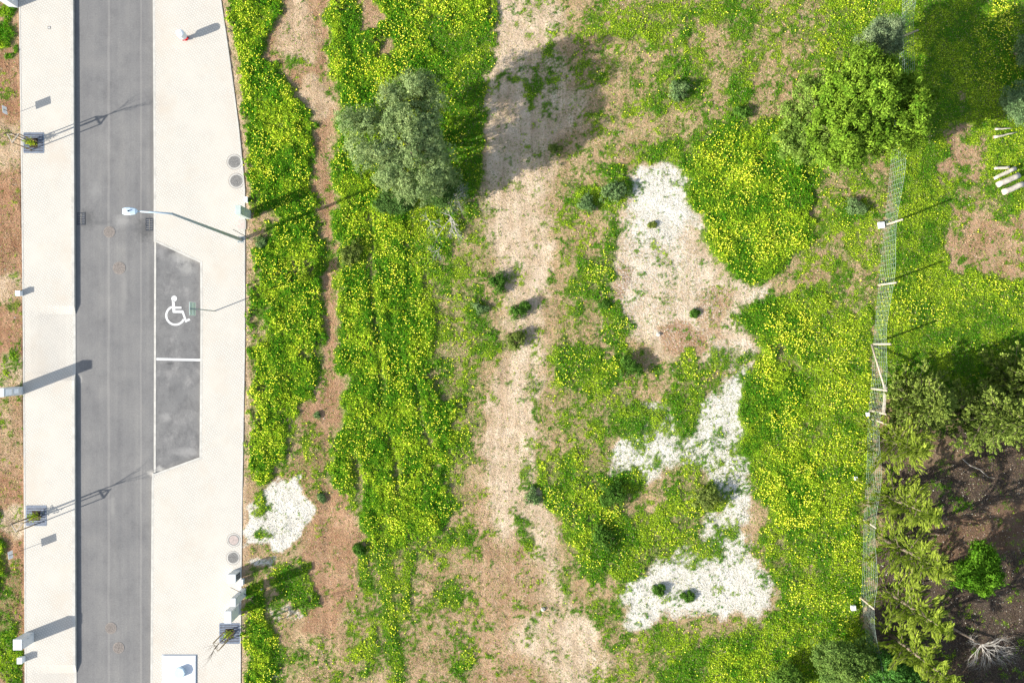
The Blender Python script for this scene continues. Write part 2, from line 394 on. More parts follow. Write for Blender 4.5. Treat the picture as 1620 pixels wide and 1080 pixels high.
put(wline([(560,720),(570,770),(566,800)],7), .5, .3, .12)
# tails running down from it
for pts, wd, c in (([(612,870),(615,940),(622,1000),(628,1090)],13,.95),([(648,870),(645,920),(640,960)],10,.95),([(578,880),(580,930)],10,.9),([(660,860),(740,850)],16,.7),([(565,1030),(590,1000),(580,1060)],12,.85),([(712,925),(705,945)],14,.85),([(725,1060),(745,1040)],16,.8),([(560,770),(560,800)],8,.8)):
    put(wline(pts,wd), c, .35, .14, .45)
put(wblob(569,868,9,11), 1., .0, .2, .1)
# lower left
put(wpoly([(386,912),(412,922),(424,950),(432,990),(445,1030),(442,1065),(425,1120),(386,1120)],8), .99, .5, .35, .45)
put(wpoly([(420,900),(455,885),(488,890),(492,950),(470,965),(440,930)],12), .80, .2, .2, .3)
put(wblob(465,1050,30,30), .5,.2,.1); put(wblob(410,800,12,18), .85,.5,.14); put(wblob(402,905,16,12), .6)
ch = wpoly([(388,800),(420,768),(470,764),(491,790),(492,822),(480,848),(455,866),(432,862),(398,858),(388,850)],12)
put(ch*.96, .05, .1, .05); soil(ch, 0, 0, 1.); put(wblob(405,800,12,22)*.9, .8,.5,.12,.7); put(wblob(412,838,12,8), .6)
soil(wblob(415,885,22,12), 0,.2,.7); soil(wblob(450,965,22,12), .2,.3,.5); soil(wblob(425,1065,25,12), .2,.3,.6)
# chalky patches
k1 = wpoly([(985,300),(1010,280),(1062,274),(1088,300),(1098,340),(1082,375),(1010,400),(978,350)],44)
s1 = wpoly([(965,280),(1100,270),(1115,380),(1190,460),(1190,560),(1060,560),(990,520),(960,400)],30)
put(s1, .15, .02, .05); soil(s1, .06, .95, .22); soil(k1, 0, .6, .72); put(k1, .10)
soil(wblob(1055,320,44,50,1.2), 0,.3,.95); soil(wblob(1035,440,70,70,1.2), 0,.9,.5); soil(wblob(1080,480,60,60,1.2), 0,.95,.35); soil(wblob(1090,535,50,25), .65,.3); soil(wblob(985,450,14,40), .7,.2); soil(wblob(1130,500,30,40), .5,.4)
k2 = wpoly([(1000,640),(1040,630),(1070,655),(1095,690),(1110,650),(1140,605),(1180,570),(1190,620),(1168,660),(1186,720),(1192,790),(1165,830),(1200,880),(1226,930),(1212,968),(1110,966),(988,986),(974,935),(990,908),(1060,880),(1110,862),(1126,800),(1105,765),(1075,735),(1045,765),(1000,775),(970,742),(990,700)],36)
put(k2, .27, .08, .06, .5); soil(k2, 0, .1, 1.)
k3 = wpoly([(976,925),(990,905),(1060,890),(1190,885),(1222,930),(1212,968),(1100,966),(986,984)],30)
put(k3, .12, .02, .05)
for q in ((1020,700,30,30),(1150,640,20,20),(1160,800,14,14),(1110,700,12,20)): put(wblob(*q), .28)
soil(wblob(1150,560,40,30), .1,.7,.4); soil(wblob(1190,460,30,20), .1,.7,.4)
# clumps in the middle
for cx,cy,rx,ry,c,fl,th,hu in [(955,380,13,22,.95,.1,.18,.3),(945,425,24,26,.92,.7,.2,.55),(925,450,22,20,.8,.4,.14,.5),(948,462,20,16,.92,.5,.18,.3),(960,485,12,10,.9,.3,.15,.2),
    (975,510,24,26,.97,.6,.24,.4),(910,500,10,20,.85,.1,.14,.25),(890,577,20,34,.95,.6,.24,.5),(938,585,34,34,.93,.55,.22,.6),(975,562,20,20,.97,.5,.24,.4),(930,625,30,14,.85,.2,.15,.4),
    (935,690,36,18,.85,.25,.14,.45),(905,665,20,20,.7,.1,.1,.5),(1010,668,26,32,1.,.03,.26,.08),(1003,632,20,10,.9,.0,.16,.1),(1065,640,26,20,1.,.06,.24,.12),(1092,678,15,18,.92,.05,.18,.3),
    (1098,635,18,26,.85,.3,.16,.5),(1085,588,28,30,.85,.5,.16,.5),(1135,575,30,16,.7,.1,.1,.4),(870,765,18,38,.95,.55,.26,.4),(885,735,30,16,.9,.5,.2,.6),(940,785,62,36,.98,.62,.28,.55),
    (985,765,34,26,1.,.3,.32,.18),(950,852,54,46,1.,.8,.34,.5),(1000,868,60,32,.98,.2,.24,.35),(1060,845,50,32,.95,.35,.18,.75),(965,905,38,14,.95,.4,.2,.45),(1130,852,34,14,.8,.3,.12,.65),
    (1085,745,30,18,.6,.15,.14,.5),(1090,795,40,28,.85,.5,.2,.65),(1138,735,12,12,.85,.1,.12,.3),(1110,905,0.1,0.1,.5,.1,.1,.4),(900,930,12,26,.85,.1,.12,.2),(950,965,34,14,.7,.1,.1,.4),
    (840,150,12,30,.75,.05,.12,.2),(875,85,10,20,.6,.2,.1,.4),(875,120,20,22,.55,.05,.1,.2),(895,45,18,8,.7,.2,.1,.4),(838,30,10,20,.45,.1,.08,.5),
    (980,40,12,12,.9,.05,.14,.2),(1013,50,15,20,.97,.1,.2,.2),(993,62,14,8,.9,.0,.15,.2),(955,50,16,10,.7,0,.1,.3),(960,20,10,14,.6,.05,.1,.3),(1060,22,46,14,.85,.15,.12,.45),
    (1150,22,34,22,.85,.15,.12,.5),(1165,48,18,10,.8,.05,.12,.3),(1040,48,10,10,.8,.0,.1,.3),(1078,80,9,28,.95,.4,.2,.5),(1066,130,30,26,.9,.2,.2,.55),(1040,165,22,14,.9,.1,.16,.4),(1172,145,14,30,.9,.05,.16,.35),
    (1172,178,16,16,1.,.05,.22,.15),(1135,212,26,16,.92,.1,.2,.25),(1040,245,32,18,.95,.05,.18,.2),(1080,262,14,16,1.,.05,.22,.15),(1090,240,16,24,.85,.1,.15,.4),(942,120,10,20,.7,.1,.1,.4),
    (995,190,14,12,.75,.2,.1,.5),(930,180,14,14,.55,.1,.1,.5),(965,190,10,10,.7,.2,.1,.3),(962,272,24,16,.97,.1,.2,.45),(975,300,26,26,1.,.1,.28,.25),(925,318,24,16,.97,.1,.24,.4),(895,215,8,8,.4,0,.08,.3),
    (905,285,10,8,.7,0,.1,.4),(750,475,24,28,.9,.2,.2,.4),(765,500,16,16,.9,.05,.18,.3),(760,520,14,12,.8,0,.14,.3),(785,538,22,10,.9,.1,.2,.35),(835,600,10,16,.55,0,.1,.4),(825,750,12,20,.5,0,.08,.3),
    (838,860,8,26,.85,.05,.12,.3),(838,822,8,10,.85,.05,.12,.3),(850,1000,10,18,.6,.0,.1,.3),(1150,1020,26,18,.9,.2,.16,.55),(1080,1040,36,24,.85,.1,.16,.35),(1040,1010,18,12,.75,.05,.12,.4),(1065,1070,26,18,.98,.0,.24,.12),
    (700,1000,40,40,.4,.1,.08,.4),(715,935,18,20,.75,.2,.12,.4),(690,545,0.1,.1,.5,.1,.1,.4)]:
    put(wblob(cx,cy,rx*1.05,ry*1.05,.95), c*.88, fl*.75, th*.8, hu)
# right-hand masses
wC = wpoly([(1084,255),(1108,222),(1150,200),(1190,188),(1235,210),(1272,260),(1292,330),(1276,395),(1235,440),(1190,447),(1160,437),(1132,402),(1110,372),(1104,330),(1088,290)],24)
put(wpoly([(1200,185),(1310,190),(1320,260),(1290,330),(1240,300)],12), .97,.3,.2,.5); put(wC, 1., .60, .34, .42); put(wblob(1140,290,30,45,.9), 1., .3, .34, .5); put(wblob(1250,290,24,60,.7), 1., .45, .42, .25)
wD = wpoly([(1180,490),(1240,465),(1290,462),(1318,490),(1345,500),(1380,480),(1378,600),(1370,700),(1352,780),(1366,860),(1360,960),(1378,1010),(1380,1120),(1080,1120),(1110,1060),(1160,1015),(1215,985),(1236,950),(1222,905),(1206,860),(1212,800),(1192,760),(1176,690),(1166,640),(1186,600),(1198,540)],26)
put(wD, .96, .30, .20, .76)
put(wblob(1240,540,42,75,.7), 1., .95, .36, .6); put(wblob(1235,640,40,50,.7), 1., .5, .34, .4); put(wblob(1260,770,50,60,.7), 1., .95, .34, .6)
put(wblob(1200,495,30,24,.7), 1., .05, .26, .15); put(wblob(1185,640,24,50,.7), 1., .12, .26, .12); put(wblob(1190,700,22,22,.7), 1., .0, .26, .08)
put(wblob(1330,620,40,60,.7), .98, .55, .2, .75); put(wblob(1330,740,36,60,.7), 1., .4, .2, .7); put(wblob(1250,880,24,30,.8), .72, .2, .1, .8)
put(wblob(1285,900,20,22,.8), .6, .05, .1, .6); put(wblob(1260,1020,100,50,.7), 1., .08, .2, .75); put(wblob(1175,1045,40,34,.7), 1., .1, .26, .4)
put(wblob(1260,580,12,16), .6, .3, .1, .6); put(wblob(1245,560,24,14), .6,.4,.12,.8); put(wblob(1290,675,24,18), .8,.3,.12,.7)
for q in ((1300,330,14,26),(1305,400,20,16),(1340,300,22,16),(1320,370,16,10),(1300,440,14,18),(1350,440,22,14),(1335,250,26,14)): put(wblob(*q), .35, .05, .07, .7); 
put(wblob(1345,330,26,26,.6), .85, .1, .16, .4)
# beyond the fence
F = wpoly([(1404,-40),(1700,-40),(1700,600),(1400,640),(1392,480),(1408,280)],10)
put(F, .99, .05, .09, .62)
put(wpoly([(1440,-40),(1560,-40),(1700,0),(1700,240),(1560,215),(1440,260)],14), .99, .03, .08, .45)
put(wblob(1590,20,30,22,.7), 1., .85, .22, .75); put(wblob(1545,110,44,30,.7), 1., .25, .10, .5); put(wblob(1580,70,30,40,.7), 1., .5, .18, .5); put(wblob(1595,120,30,40,.7), 1.,.3,.25,.3)
b1 = wpoly([(1505,205),(1545,215),(1552,260),(1545,290),(1490,300),(1500,330),(1590,325),(1700,350),(1700,432),(1560,440),(1530,420),(1482,440),(1474,400),(1495,340),(1480,290),(1500,260)],14)
put(b1, .24, .05, .06, .5); soil(b1, .6, .35); put(wblob(1570,300,30,16,.6), .55, .05, .08, .5); put(wblob(1555,315,50,10,.8), .5,.0)
put(wblob(1512,160,8,34,.7), .45, .02, .05); soil(wblob(1512,160,14,40), .4,.1)
put(wpoly([(1400,435),(1480,450),(1560,445),(1700,435),(1700,520),(1560,520),(1400,500)],20), .99, .42, .16, .72)
put(wblob(1435,380,24,90,.7), 1., .03, .12, .5)
put(wpoly([(1500,480),(1700,490),(1700,610),(1500,610)],20), .99, .04, .10, .4)
# fallen litter under the conifers
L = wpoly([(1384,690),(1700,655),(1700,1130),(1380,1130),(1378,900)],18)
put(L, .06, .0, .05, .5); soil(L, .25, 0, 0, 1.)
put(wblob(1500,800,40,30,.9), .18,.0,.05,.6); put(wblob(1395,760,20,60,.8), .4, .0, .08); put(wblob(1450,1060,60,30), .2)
soil(wblob(1480,720,60,30,.8), .4,.3,0,.6); soil(wblob(1590,740,50,30,.8), .9,0,0,.75); soil(wblob(1540,985,40,20), .6,0,0,.85); soil(wpoly([(1450,830),(1620,770),(1700,780),(1700,860),(1480,900)],40), .8,.1,0,.6)  # browner bands put the sunlit streaks between tree shadows into the soil colour
fl_ = wpoly([(1368,690),(1385,690),(1388,940),(1366,930)],8); put(fl_, .5,.05,.08,.6); soil(fl_, .1,.4,.1,.3)
# left verge
V = wpoly([(-60,-60),(34,-60),(36,270),(40,540),(41,1140),(-60,1140)],4,False)
put(V, .12, .0, .05, .4); soil(V, .85, .1, 0, 0)
put(V*wblob(6,28,16,16,.5), 1., .0, .3, .2); put(V*wblob(6,66,16,20,.5), 1., .0, .3, .15)
soil(V*wblob(15,30,40,60,.8), .5,.35); soil(V*wblob(15,230,40,40,.8), .35,.5); soil(V*wblob(20,460,30,30,.8), .4,.5); soil(V*wblob(20,590,30,30,.8), .3,.6); soil(V*wblob(20,690,40,70,.8), .45,.35); soil(V*wblob(22,820,30,30,.8), .2,.7)
put(V*wblob(10,572,12,14,.6), .7,.0,.15); put(V*wblob(14,640,20,60,.9), .28); put(V*wblob(0,810,7,30,.6), .9,.0,.2); put(V*wblob(-4,920,18,70,.6), 1.,.35,.35,.3); put(V*wblob(20,940,20,60,.9), .45,.1,.1); put(V*wblob(10,1030,22,50,.7), .8,.15,.25,.4)
# nothing grows on road and pavements
EDGE_R = [(351,-40),(351,0),(360,60),(370,130),(379,200),(385.5,262),(389,300),(389,540),(388,600),(385,770),(382.5,1000),(382,1120)]
def edge_r(py): return np.interp(py, [p[1] for p in EDGE_R], [p[0] for p in EDGE_R])
def edge_l(py): return np.interp(py, [-40,0,270,540,810,1120], [32,32,35.5,38.5,40,41.5])
ER = edge_r(PY); EL = edge_l(PY)
paved = (PX > EL-2) & (PX < ER+1)
inner = (PX > EL+3) & (PX < ER-4)
TH *= .62*np.clip((C-.25)/.6,.25,1); C[paved] = 0; C = np.where(PX > ER+1, C*np.clip((PX-ER-3)/26+.30,0,1), C); C = np.where(C<0,0,C)
# worn strip of soil right along the kerb
er = np.exp(-((PX-ER-3)/6)**2); soil(er*(~paved), .25, .55)

def gsamp(A, x, y):
    u = (np.asarray(x)*30+810-GX0)/ST; v = (540-np.asarray(y)*30-GY0)/ST
    u = np.clip(u,0,A.shape[1]-1.001); v = np.clip(v,0,A.shape[0]-1.001)
    i = u.astype(int); j = v.astype(int); fu = u-i; fv = v-j
    return (A[j,i]*(1-fu)+A[j,i+1]*fu)*(1-fv)+(A[j+1,i]*(1-fu)+A[j+1,i+1]*fu)*fv
def cover_noise(x, y):                                               # 0..1, roughly even
    n = .36*fbm(x,y,.8,11,2)+.34*fbm(x,y,.30,12,2)+.30*Noise(.11,13)(x,y)
    return np.clip((n-.5)*2.7+.5, 0, 1)
def veg_at(x, y):
    c = gsamp(C,x,y); return sstep((c*1.12-.06-cover_noise(x,y))/.42+.5)*np.clip(c*20,0,1)*(c>.02)
def hum(x, y): return np.clip(.30+1.35*(fbm(x,y,.8,21,3)-.30), .15, 1.2)
BASE = .095
def ground_z(x, y, veg=None):
    veg = veg_at(x,y) if veg is None else veg
    z = BASE+(fbm(x,y,4,31,3)-.5)*.10+(fbm(x,y,.45,32,3)-.5)*.07*(1-.4*gsamp(SAND,x,y))
    t_ = gsamp(TH,x,y); z = z+t_*hum(x,y)*veg*.78+veg*(.6*Noise(.23,33)(x,y)+.5*Noise(.13,34)(x,y)-.5)*(.04+.20*t_)
    z = z-.03*np.exp(-((x-W(520,0)[0])/.35)**2)
    return z

# ------------------------------------------------------------------ ground sheet
def make_ground():
    S = .10
    xs = np.concatenate([[-420,-120,-60,-35], np.arange(-28.2,28.21,S), [35,60,120,420]])
    ys = np.concatenate([[-400,-120,-50,-25], np.arange(-19.2,19.21,S), [25,50,120,400]])
    X, Y = np.meshgrid(xs, ys); fx = X.ravel(); fy = Y.ravel()
    veg = veg_at(fx,fy); z = ground_z(fx,fy,veg)
    px = fx*30+810; py = 540-fy*30
    el = edge_l(py); er = edge_r(py)
    z = np.where((px > el+2.5) & (px < er-3.5), -.09, np.where((px > el-1)&(px<er+2), .10, z))
    far = (np.abs(fx) > 29) | (np.abs(fy) > 20); z = np.where(far & ~((px > el+2.5) & (px < er-3.5)), .06, z)
    nx, ny = len(xs), len(ys)
    idx = np.arange(nx*ny).reshape(ny,nx)
    q = np.stack([idx[:-1,:-1],idx[:-1,1:],idx[1:,1:],idx[1:,:-1]],-1).reshape(-1,4)
    me = bpy.data.meshes.new("ground"); me.vertices.add(nx*ny)
    me.vertices.foreach_set("co", np.stack([fx,fy,z],1).astype(np.float32).ravel())
    me.loops.add(q.size); me.loops.foreach_set("vertex_index", q.astype(np.int32).ravel())
    me.polygons.add(len(q)); me.polygons.foreach_set("loop_start", np.arange(0,q.size,4,dtype=np.int32))
    me.update(calc_edges=True); me.polygons.foreach_set("use_smooth", np.ones(len(q),bool))
    a = me.attributes.new("zone",'FLOAT_COLOR','POINT')
    c4 = np.stack([gsamp(RED,fx,fy),gsamp(SAND,fx,fy),gsamp(CHK,fx,fy),gsamp(LIT,fx,fy)],1).astype(np.float32)
    a.data.foreach_set("color", c4.ravel())
    a = me.attributes.new("veg",'FLOAT','POINT'); a.data.foreach_set("value", veg.astype(np.float32))
    a = me.attributes.new('cov','FLOAT','POINT'); a.data.foreach_set('value', (gsamp(C,fx,fy)*(1-.8*gsamp(LIT,fx,fy))).astype(np.float32))
    m, t, b = mat_new('field_soil', .95, .15)
    at = node(t,"ShaderNodeAttribute",attribute_name="zone"); sp = node(t,"ShaderNodeSeparateColor"); t.links.new(at.outputs["Color"], sp.inputs[0])
    P = pos(t); n1 = noise_tex(t,P,1.1,5,.65); n2 = noise_tex(t,P,9,4,.75); n3 = noise_tex(t,P,26,3,.7)
    def msk(v, k=.9): return ramp(t, math_n(t,'ADD',v,math_n(t,'MULTIPLY_ADD',n2,k,-k/2)), [(.30,(0,0,0)),(.72,(1,1,1))])
    col = ramp(t,n1,[(.3,(.42,.285,.16)),(.7,(.55,.39,.24))])
    col = mix(t, msk(sp.outputs[0]), col, ramp(t,n1,[(.3,(.32,.165,.09)),(.7,(.47,.285,.175))]))
    col = mix(t, msk(sp.outputs[1]), col, ramp(t,n1,[(.3,(.58,.45,.31)),(.7,(.73,.60,.45))]))
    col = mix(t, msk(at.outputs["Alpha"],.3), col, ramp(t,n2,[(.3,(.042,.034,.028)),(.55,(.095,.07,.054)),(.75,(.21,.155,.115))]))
    ab = node(t,"ShaderNodeNewGeometry")
    sepr = node(t,"ShaderNodeSeparateXYZ"); t.links.new(ab.outputs["Position"],sepr.inputs[0])
    absx = math_n(t,'GREATER_THAN',math_n(t,'ABSOLUTE',sepr.outputs[0]),500)
    col = mix(t, 1.0, col, ramp(t,n3,[(.28,(.60,.56,.52)),(.5,(.98,.98,.98)),(.75,(1.18,1.18,1.18))]),'MULTIPLY')
    n4 = noise_tex(t,pos(t),7,3,.8); col = mix(t, ramp(t,n4,[(.60,(0,0,0)),(.78,(.42,.42,.42))]), col, (.24,.15,.085))
    n5 = noise_tex(t,pos(t,(2.6,.16,1)),1.0,4,.6); col = mix(t,1.0,col,ramp(t,n5,[(.35,(.86,.83,.80)),(.6,(1.06,1.06,1.06))]),'MULTIPLY')
    n6 = noise_tex(t,pos(t),.7,5,.7); col = mix(t,1.0,col,ramp(t,n6,[(.35,(.82,.77,.72)),(.6,(1.07,1.07,1.07))]),'MULTIPLY')
    chl = mix(t,1.0,ramp(t,n1,[(.3,(.62,.585,.50)),(.7,(.80,.765,.685))]),ramp(t,n3,[(.28,(.78,.76,.72)),(.6,(1.05,1.05,1.05))]),'MULTIPLY'); col = mix(t, msk(sp.outputs[2],1.6), col, chl)
    # dead straw and pits as fine flecks
    P2 = pos(t,(1,.35,1),(0,0,.6)); fk = noise_tex(t,P2,42,2,.6)
    col = mix(t, ramp(t,fk,[(.62,(0,0,0)),(.70,(.55,.55,.55))]), col, (.55,.47,.35))
    av = node(t,"ShaderNodeAttribute",attribute_name="veg")
    cv = node(t,"ShaderNodeAttribute",attribute_name="cov"); n7 = noise_tex(t,pos(t),8,4,.75); mk = ramp(t,math_n(t,'MULTIPLY_ADD',cv.outputs['Fac'],.34,n7),[(.60,(0,0,0)),(.74,(.85,.85,.85))])
    col = mix(t, mk, col, ramp(t,n3,[(.3,(.11,.15,.03)),(.7,(.24,.28,.08))]))
    g = ramp(t,n2,[(.3,(.045,.10,.004)),(.7,(.11,.20,.007))])
    col = mix(t, math_n(t,'MULTIPLY',av.outputs["Fac"],.88), col, g)
    t.links.new(col,b.inputs["Base Color"]); bump(t,b,math_n(t,'ADD',n2,math_n(t,'MULTIPLY',n3,.5)),.9,.09)
    me.materials.append(m)
    o = bpy.data.objects.new("ground",me); COL.objects.link(o); tag(o,kind='structure'); return o
make_ground()

# ------------------------------------------------------------------ road, bay, pavements, kerbs
def X(px): return (px-810)/30.
def Y(py): return (540-py)/30.
YT, YB = Y(-400), Y(1480)                                           # road runs on beyond both ends
def rl(py): return np.interp(py,[-400,0,270,540,810,1080,1480],[117.5,117.5,118.8,119.6,120.2,121.2,122])   # left kerb line
def rr(py): return np.interp(py,[-400,0,270,380,750,752,1080,1480],[243.5,243.5,245,245,242.5,241.8,239.8,238])  # right kerb line
def kz(py):                                                          # kerb height: dropped at two crossings
    return np.interp(py,[-400,484,497,588,602,1050,1064,1480],[.125,.125,.012,.012,.125,.125,.012,.012])
rows = sorted(set(list(range(-400,1481,20))+[484,490,497,588,595,602,1050,1057,1064]))
mb = MB()
mb.add([(X(rl(p)-1),Y(p),0) for p in rows]+[(X(rr(p)+.3),Y(p),0) for p in rows],[(i+1,len(rows)+i+1,len(rows)+i,i) for i in range(len(rows)-1)])
road = tag(mb.build('road',M['asphalt']),kind='structure')
BAY = [(246.5,383),(318,416),(318.6,500),(317,722),(246,748)]
mb = MB(); mb.prism([(X(a),Y(b_)) for a,b_ in BAY],-.05,.003)
bay = tag(mb.build('parking_bay',M['asphalt_bay']),kind='structure')
mb = MB(); mb.prism([(X(244.2),Y(382)),(X(247.2),Y(383)),(X(246.6),Y(748)),(X(243.2),Y(749))],-.05,.010)
tag(mb.build('flush_kerb',M['kerb']),kind='structure')
mb = MB(); mb.prism([(X(247.6),Y(566)),(X(317.2),Y(567.6)),(X(317.2),Y(571)),(X(247.6),Y(569.8))],.003,.008)
mb.build('bay_line',M['markwhite'],bay)
# left pavement, sloping down at the dropped kerb
mb = MB(); cols = 8; vs = []; fs = []
for p in rows:
    a = edge_l(p)+1.5; c_ = rl(p)-4
    for k in range(cols):
        u = k/(cols-1); xx = c_+(a-c_)*u; drop = np.clip(1-(u*(c_-a))/74,0,1)
        vs.append((X(xx),Y(p),.12-(.12-min(.12,kz(p)-.002))*drop*drop*(3-2*drop)))
for i in range(len(rows)-1):
    for k in range(cols-1): q = i*cols+k; fs.append((q,q+1,q+cols+1,q+cols))
mb.add(vs,[tuple(reversed(f)) for f in fs])
for i in range(len(rows)-1):                                         # outer edge down into the soil
    p, p2 = rows[i], rows[i+1]; a, a2 = edge_l(p)+1.5, edge_l(p2)+1.5
    mb.add([(X(a),Y(p),.12),(X(a2),Y(p2),.12),(X(a2),Y(p2),-.1),(X(a),Y(p),-.1)],[(0,1,2,3)])
tag(mb.build('pavement',M['calcada']),kind='structure')
def strip(fx0, fx1, fz, name, rws, mat=None):                        # kerb stones along a line
    mb = MB()
    vs = []; fs = []
    for p in rws: 
        z = float(fz(p)); vs += [(X(fx0(p)),Y(p),-.06),(X(fx0(p)),Y(p),z),(X(fx1(p)),Y(p),z),(X(fx1(p)),Y(p),-.06)]
    for i in range(len(rws)-1):
        q = 4*i; fs += [(q,q+4,q+5,q+1),(q+1,q+5,q+6,q+2),(q+2,q+6,q+7,q+3)]
    fs += [(0,1,2,3),(4*len(rws)-1,4*len(rws)-2,4*len(rws)-3,4*len(rws)-4)]
    mb.add(vs,fs); return tag(mb.build(name,mat or M['kerb']),kind='structure')
strip(lambda p: rl(p)-4, lambda p: rl(p)+.2, lambda p: kz(p)+.002, 'kerb', rows)
strip(lambda p: edge_l(p)+.0, lambda p: edge_l(p)+2.2, lambda p: .126, 'pavement_edging', rows)
rR1 = [p for p in rows if p <= 380]+[383]; rR2 = [748]+[p for p in rows if p > 750]
kzr = lambda p: .122
strip(lambda p: rr(p)-.2, lambda p: rr(p)+3.2, kzr, 'kerb', rR1)
strip(lambda p: rr(p)-.2, lambda p: rr(p)+3.2, kzr, 'kerb', rR2)
def seg_kerb(a, b_, wd=3.4):
    A_, B_ = Vector((X(a[0]),Y(a[1]))), Vector((X(b_[0]),Y(b_[1]))); d = (B_-A_).normalized(); n = Vector((d.y,-d.x))*(wd/30)
    mb = MB(); mb.prism([tuple(A_),tuple(B_),tuple(B_+n),tuple(A_+n)],-.06,.121); return tag(mb.build('kerb',M['kerb']),kind='structure')
seg_kerb((318.2,416),(246.8,383.2),-3.4) if False else None
mbk = MB()
def kpoly(pts): mbk.prism([(X(a),Y(b_)) for a,b_ in pts],-.06,.1205)
kpoly([(248.2,380.2),(248.2,383.6),(318,416),(321.6,414)])
kpoly([(318,416.2),(321.6,414.2),(322.2,500),(320.8,724.5),(317,722),(318.6,500)])
kpoly([(317,722.2),(320.8,724.7),(245.2,752),(245.2,748.4)])
tag(mbk.build('kerb',M['kerb']),kind='structure')
# right pavement with the notch for the bay
rp = [(edge_r(p)-2.2,p) for p in (-400,-40,0,60,130,200,262,300,400,540,600,700,770,900,1000,1120,1480)]
lp = [(rr(p)+3.2,p) for p in (1480,1080,900,756)]+[(245.8,752),(320.9,724.8),(322.4,500),(321.8,413.9),(248.4,380)]+[(rr(p)+3.2,p) for p in (378,270,0,-400)]
mb = MB(); mb.prism([(X(a),Y(b_)) for a,b_ in rp+lp],-.1,.119)
pv = mb.build('pavement',M['calcada']); tag(pv,kind='structure')
strip(lambda p: edge_r(p)-2.2, lambda p: edge_r(p)-.1, lambda p: .127, 'pavement_edging', rows)
# wheelchair symbol painted in the bay
def zpt(u, v): return (X(240+u/13.5), Y(450+v/13.5))
def quad(mb, a, b_, wd):
    A_, B_ = Vector(a), Vector(b_); d = (B_-A_).normalized(); n = Vector((-d.y,d.x))*wd/2/13.5/30
    mb.prism([tuple(A_-n),tuple(B_-n),tuple(B_+n),tuple(A_+n)],.003,.0085)
mb = MB(); c0 = zpt(480,300); mb.prism([(c0[0]+4.5/30*math.cos(a*math.pi/12),c0[1]+4.5/30*math.sin(a*math.pi/12)) for a in range(24)],.003,.0085)
mb.prism([zpt(432,345),zpt(487,345),zpt(498,470),zpt(635,472),zpt(638,515),zpt(500,517),zpt(502,548),zpt(668,553),zpt(682,570),zpt(742,750),zpt(800,722),zpt(828,758),zpt(735,806),zpt(716,796),zpt(648,607),zpt(460,605),zpt(447,590)],.003,.0085)
arc = []; 
for R_ in (218,174):
    pts = []
    for k in range(33):
        a = math.radians(113+k*(360-113-24)/32*1.0); pts.append(zpt(508+R_*math.cos(a),660-R_*math.sin(a)))
    arc.append(pts)
for k in range(32): mb.prism([arc[0][k],arc[0][k+1],arc[1][k+1],arc[1][k]],.003,.0085)
mb.build('wheelchair_symbol',M['markwhite'],bay)

# ------------------------------------------------------------------ covers, drains, grates
def manhole(px, py, r, z, label, group, mt, rim):
    x, y = W(px,py); o = thing('manhole_cover',label,'manhole cover',(x,y,z),group); R_ = r/30
    f = MB(); f.ring(0,0,R_*.86,R_,-.03,.010); f.build('frame',M['iron'] if rim in (M['concrete'],M['kerb']) else rim,o)
    if rim in (M['concrete'],M['kerb']):
        f = MB(); f.ring(0,0,R_*1.01,R_*1.22,-.03,.004); f.build('collar',M['kerb'],o)
        f = MB(); f.ring(0,0,R_*1.225,R_*1.30,-.03,.003); f.build('joint',M['dirtyiron'],o)
    c = MB(); c.cyl(0,0,-.03,.006,R_*.85,n=32)
    for k in range(5):
        for q in range(6+k*6):
            a = 2*math.pi*q/(6+k*6); rr_ = R_*.8*(k+.5)/5
            c.box(rr_*math.cos(a)-R_*.05,rr_*math.cos(a)+R_*.05,rr_*math.sin(a)-R_*.05,rr_*math.sin(a)+R_*.05,.006,.011)
    c.build('cover',mt,o); return o
G1 = 'manhole covers in the pavement'; G2 = 'manhole covers in the road'
manhole(372,257,9.5,.119,'round cast iron cover in pale pavement, upper of the pair above the street lamp',G1,M['iron'],M['concrete'])
manhole(375,287,9.5,.119,'round cast iron cover in pale pavement just above the grey green cabinet',G1,M['iron'],M['concrete'])
manhole(371,853,8.5,.119,'pale worn round cover in the pavement, above the darker round cover near the meter boxes',G1,M['pink'],M['kerb'])
manhole(370,881,8.5,.119,'grey round cover in the pavement closest to the white meter box',G1,M['iron'],M['concrete'])
manhole(173,367,9,.001,'dusty round road cover beside the kerb drains',G2,M['dirtyiron'],M['dirtyiron'])
manhole(188.5,424,10,.001,'pinkish dusty round road cover below the street lamp head',G2,M['pink'] if False else M['dirtyiron'],M['dirtyiron'])
manhole(175.5,993,9,.001,'dusty road cover, upper of the two near the bottom of the road',G2,M['dirtyiron'],M['dirtyiron'])
manhole(187.5,1024,9,.001,'dusty road cover, lowest one in the road',G2,M['dirtyiron'],M['dirtyiron'])
def drain(px, py, label):
    x, y = W(px,py); o = thing('drain_grate',label,'drain grate',(x,y,.001),'kerb drain grates')
    a = MB(); hx, hy = .21,.33
    a.box(-hx,hx,-hy,-hy+.035,-.03,.012); a.box(-hx,hx,hy-.035,hy,-.03,.012); a.box(-hx,-hx+.03,-hy+.037,hy-.037,-.03,.012); a.box(hx-.03,hx,-hy+.037,hy-.037,-.03,.012)
    a.build('frame',M['darksteel'],o)
    b_ = MB(); b_.box(-hx+.032,hx-.032,-hy+.037,hy-.037,-.03,.0015); b_.build('sump_shade',M['darkdoor'],o)  # near-flush dark slab stands for the unlit depth under the bars
    c = MB()
    for k in range(6): yy = -hy+.1+k*.092; c.box(-hx+.034,hx-.034,yy-.012,yy+.012,.003,.010)
    c.box(-.015,.015,-hy+.04,hy-.04,.011,.014); c.build('bars',M['iron'],o)
drain(128.5,346,'dark kerb drain grate half in the kerb shade at the left side of the road')
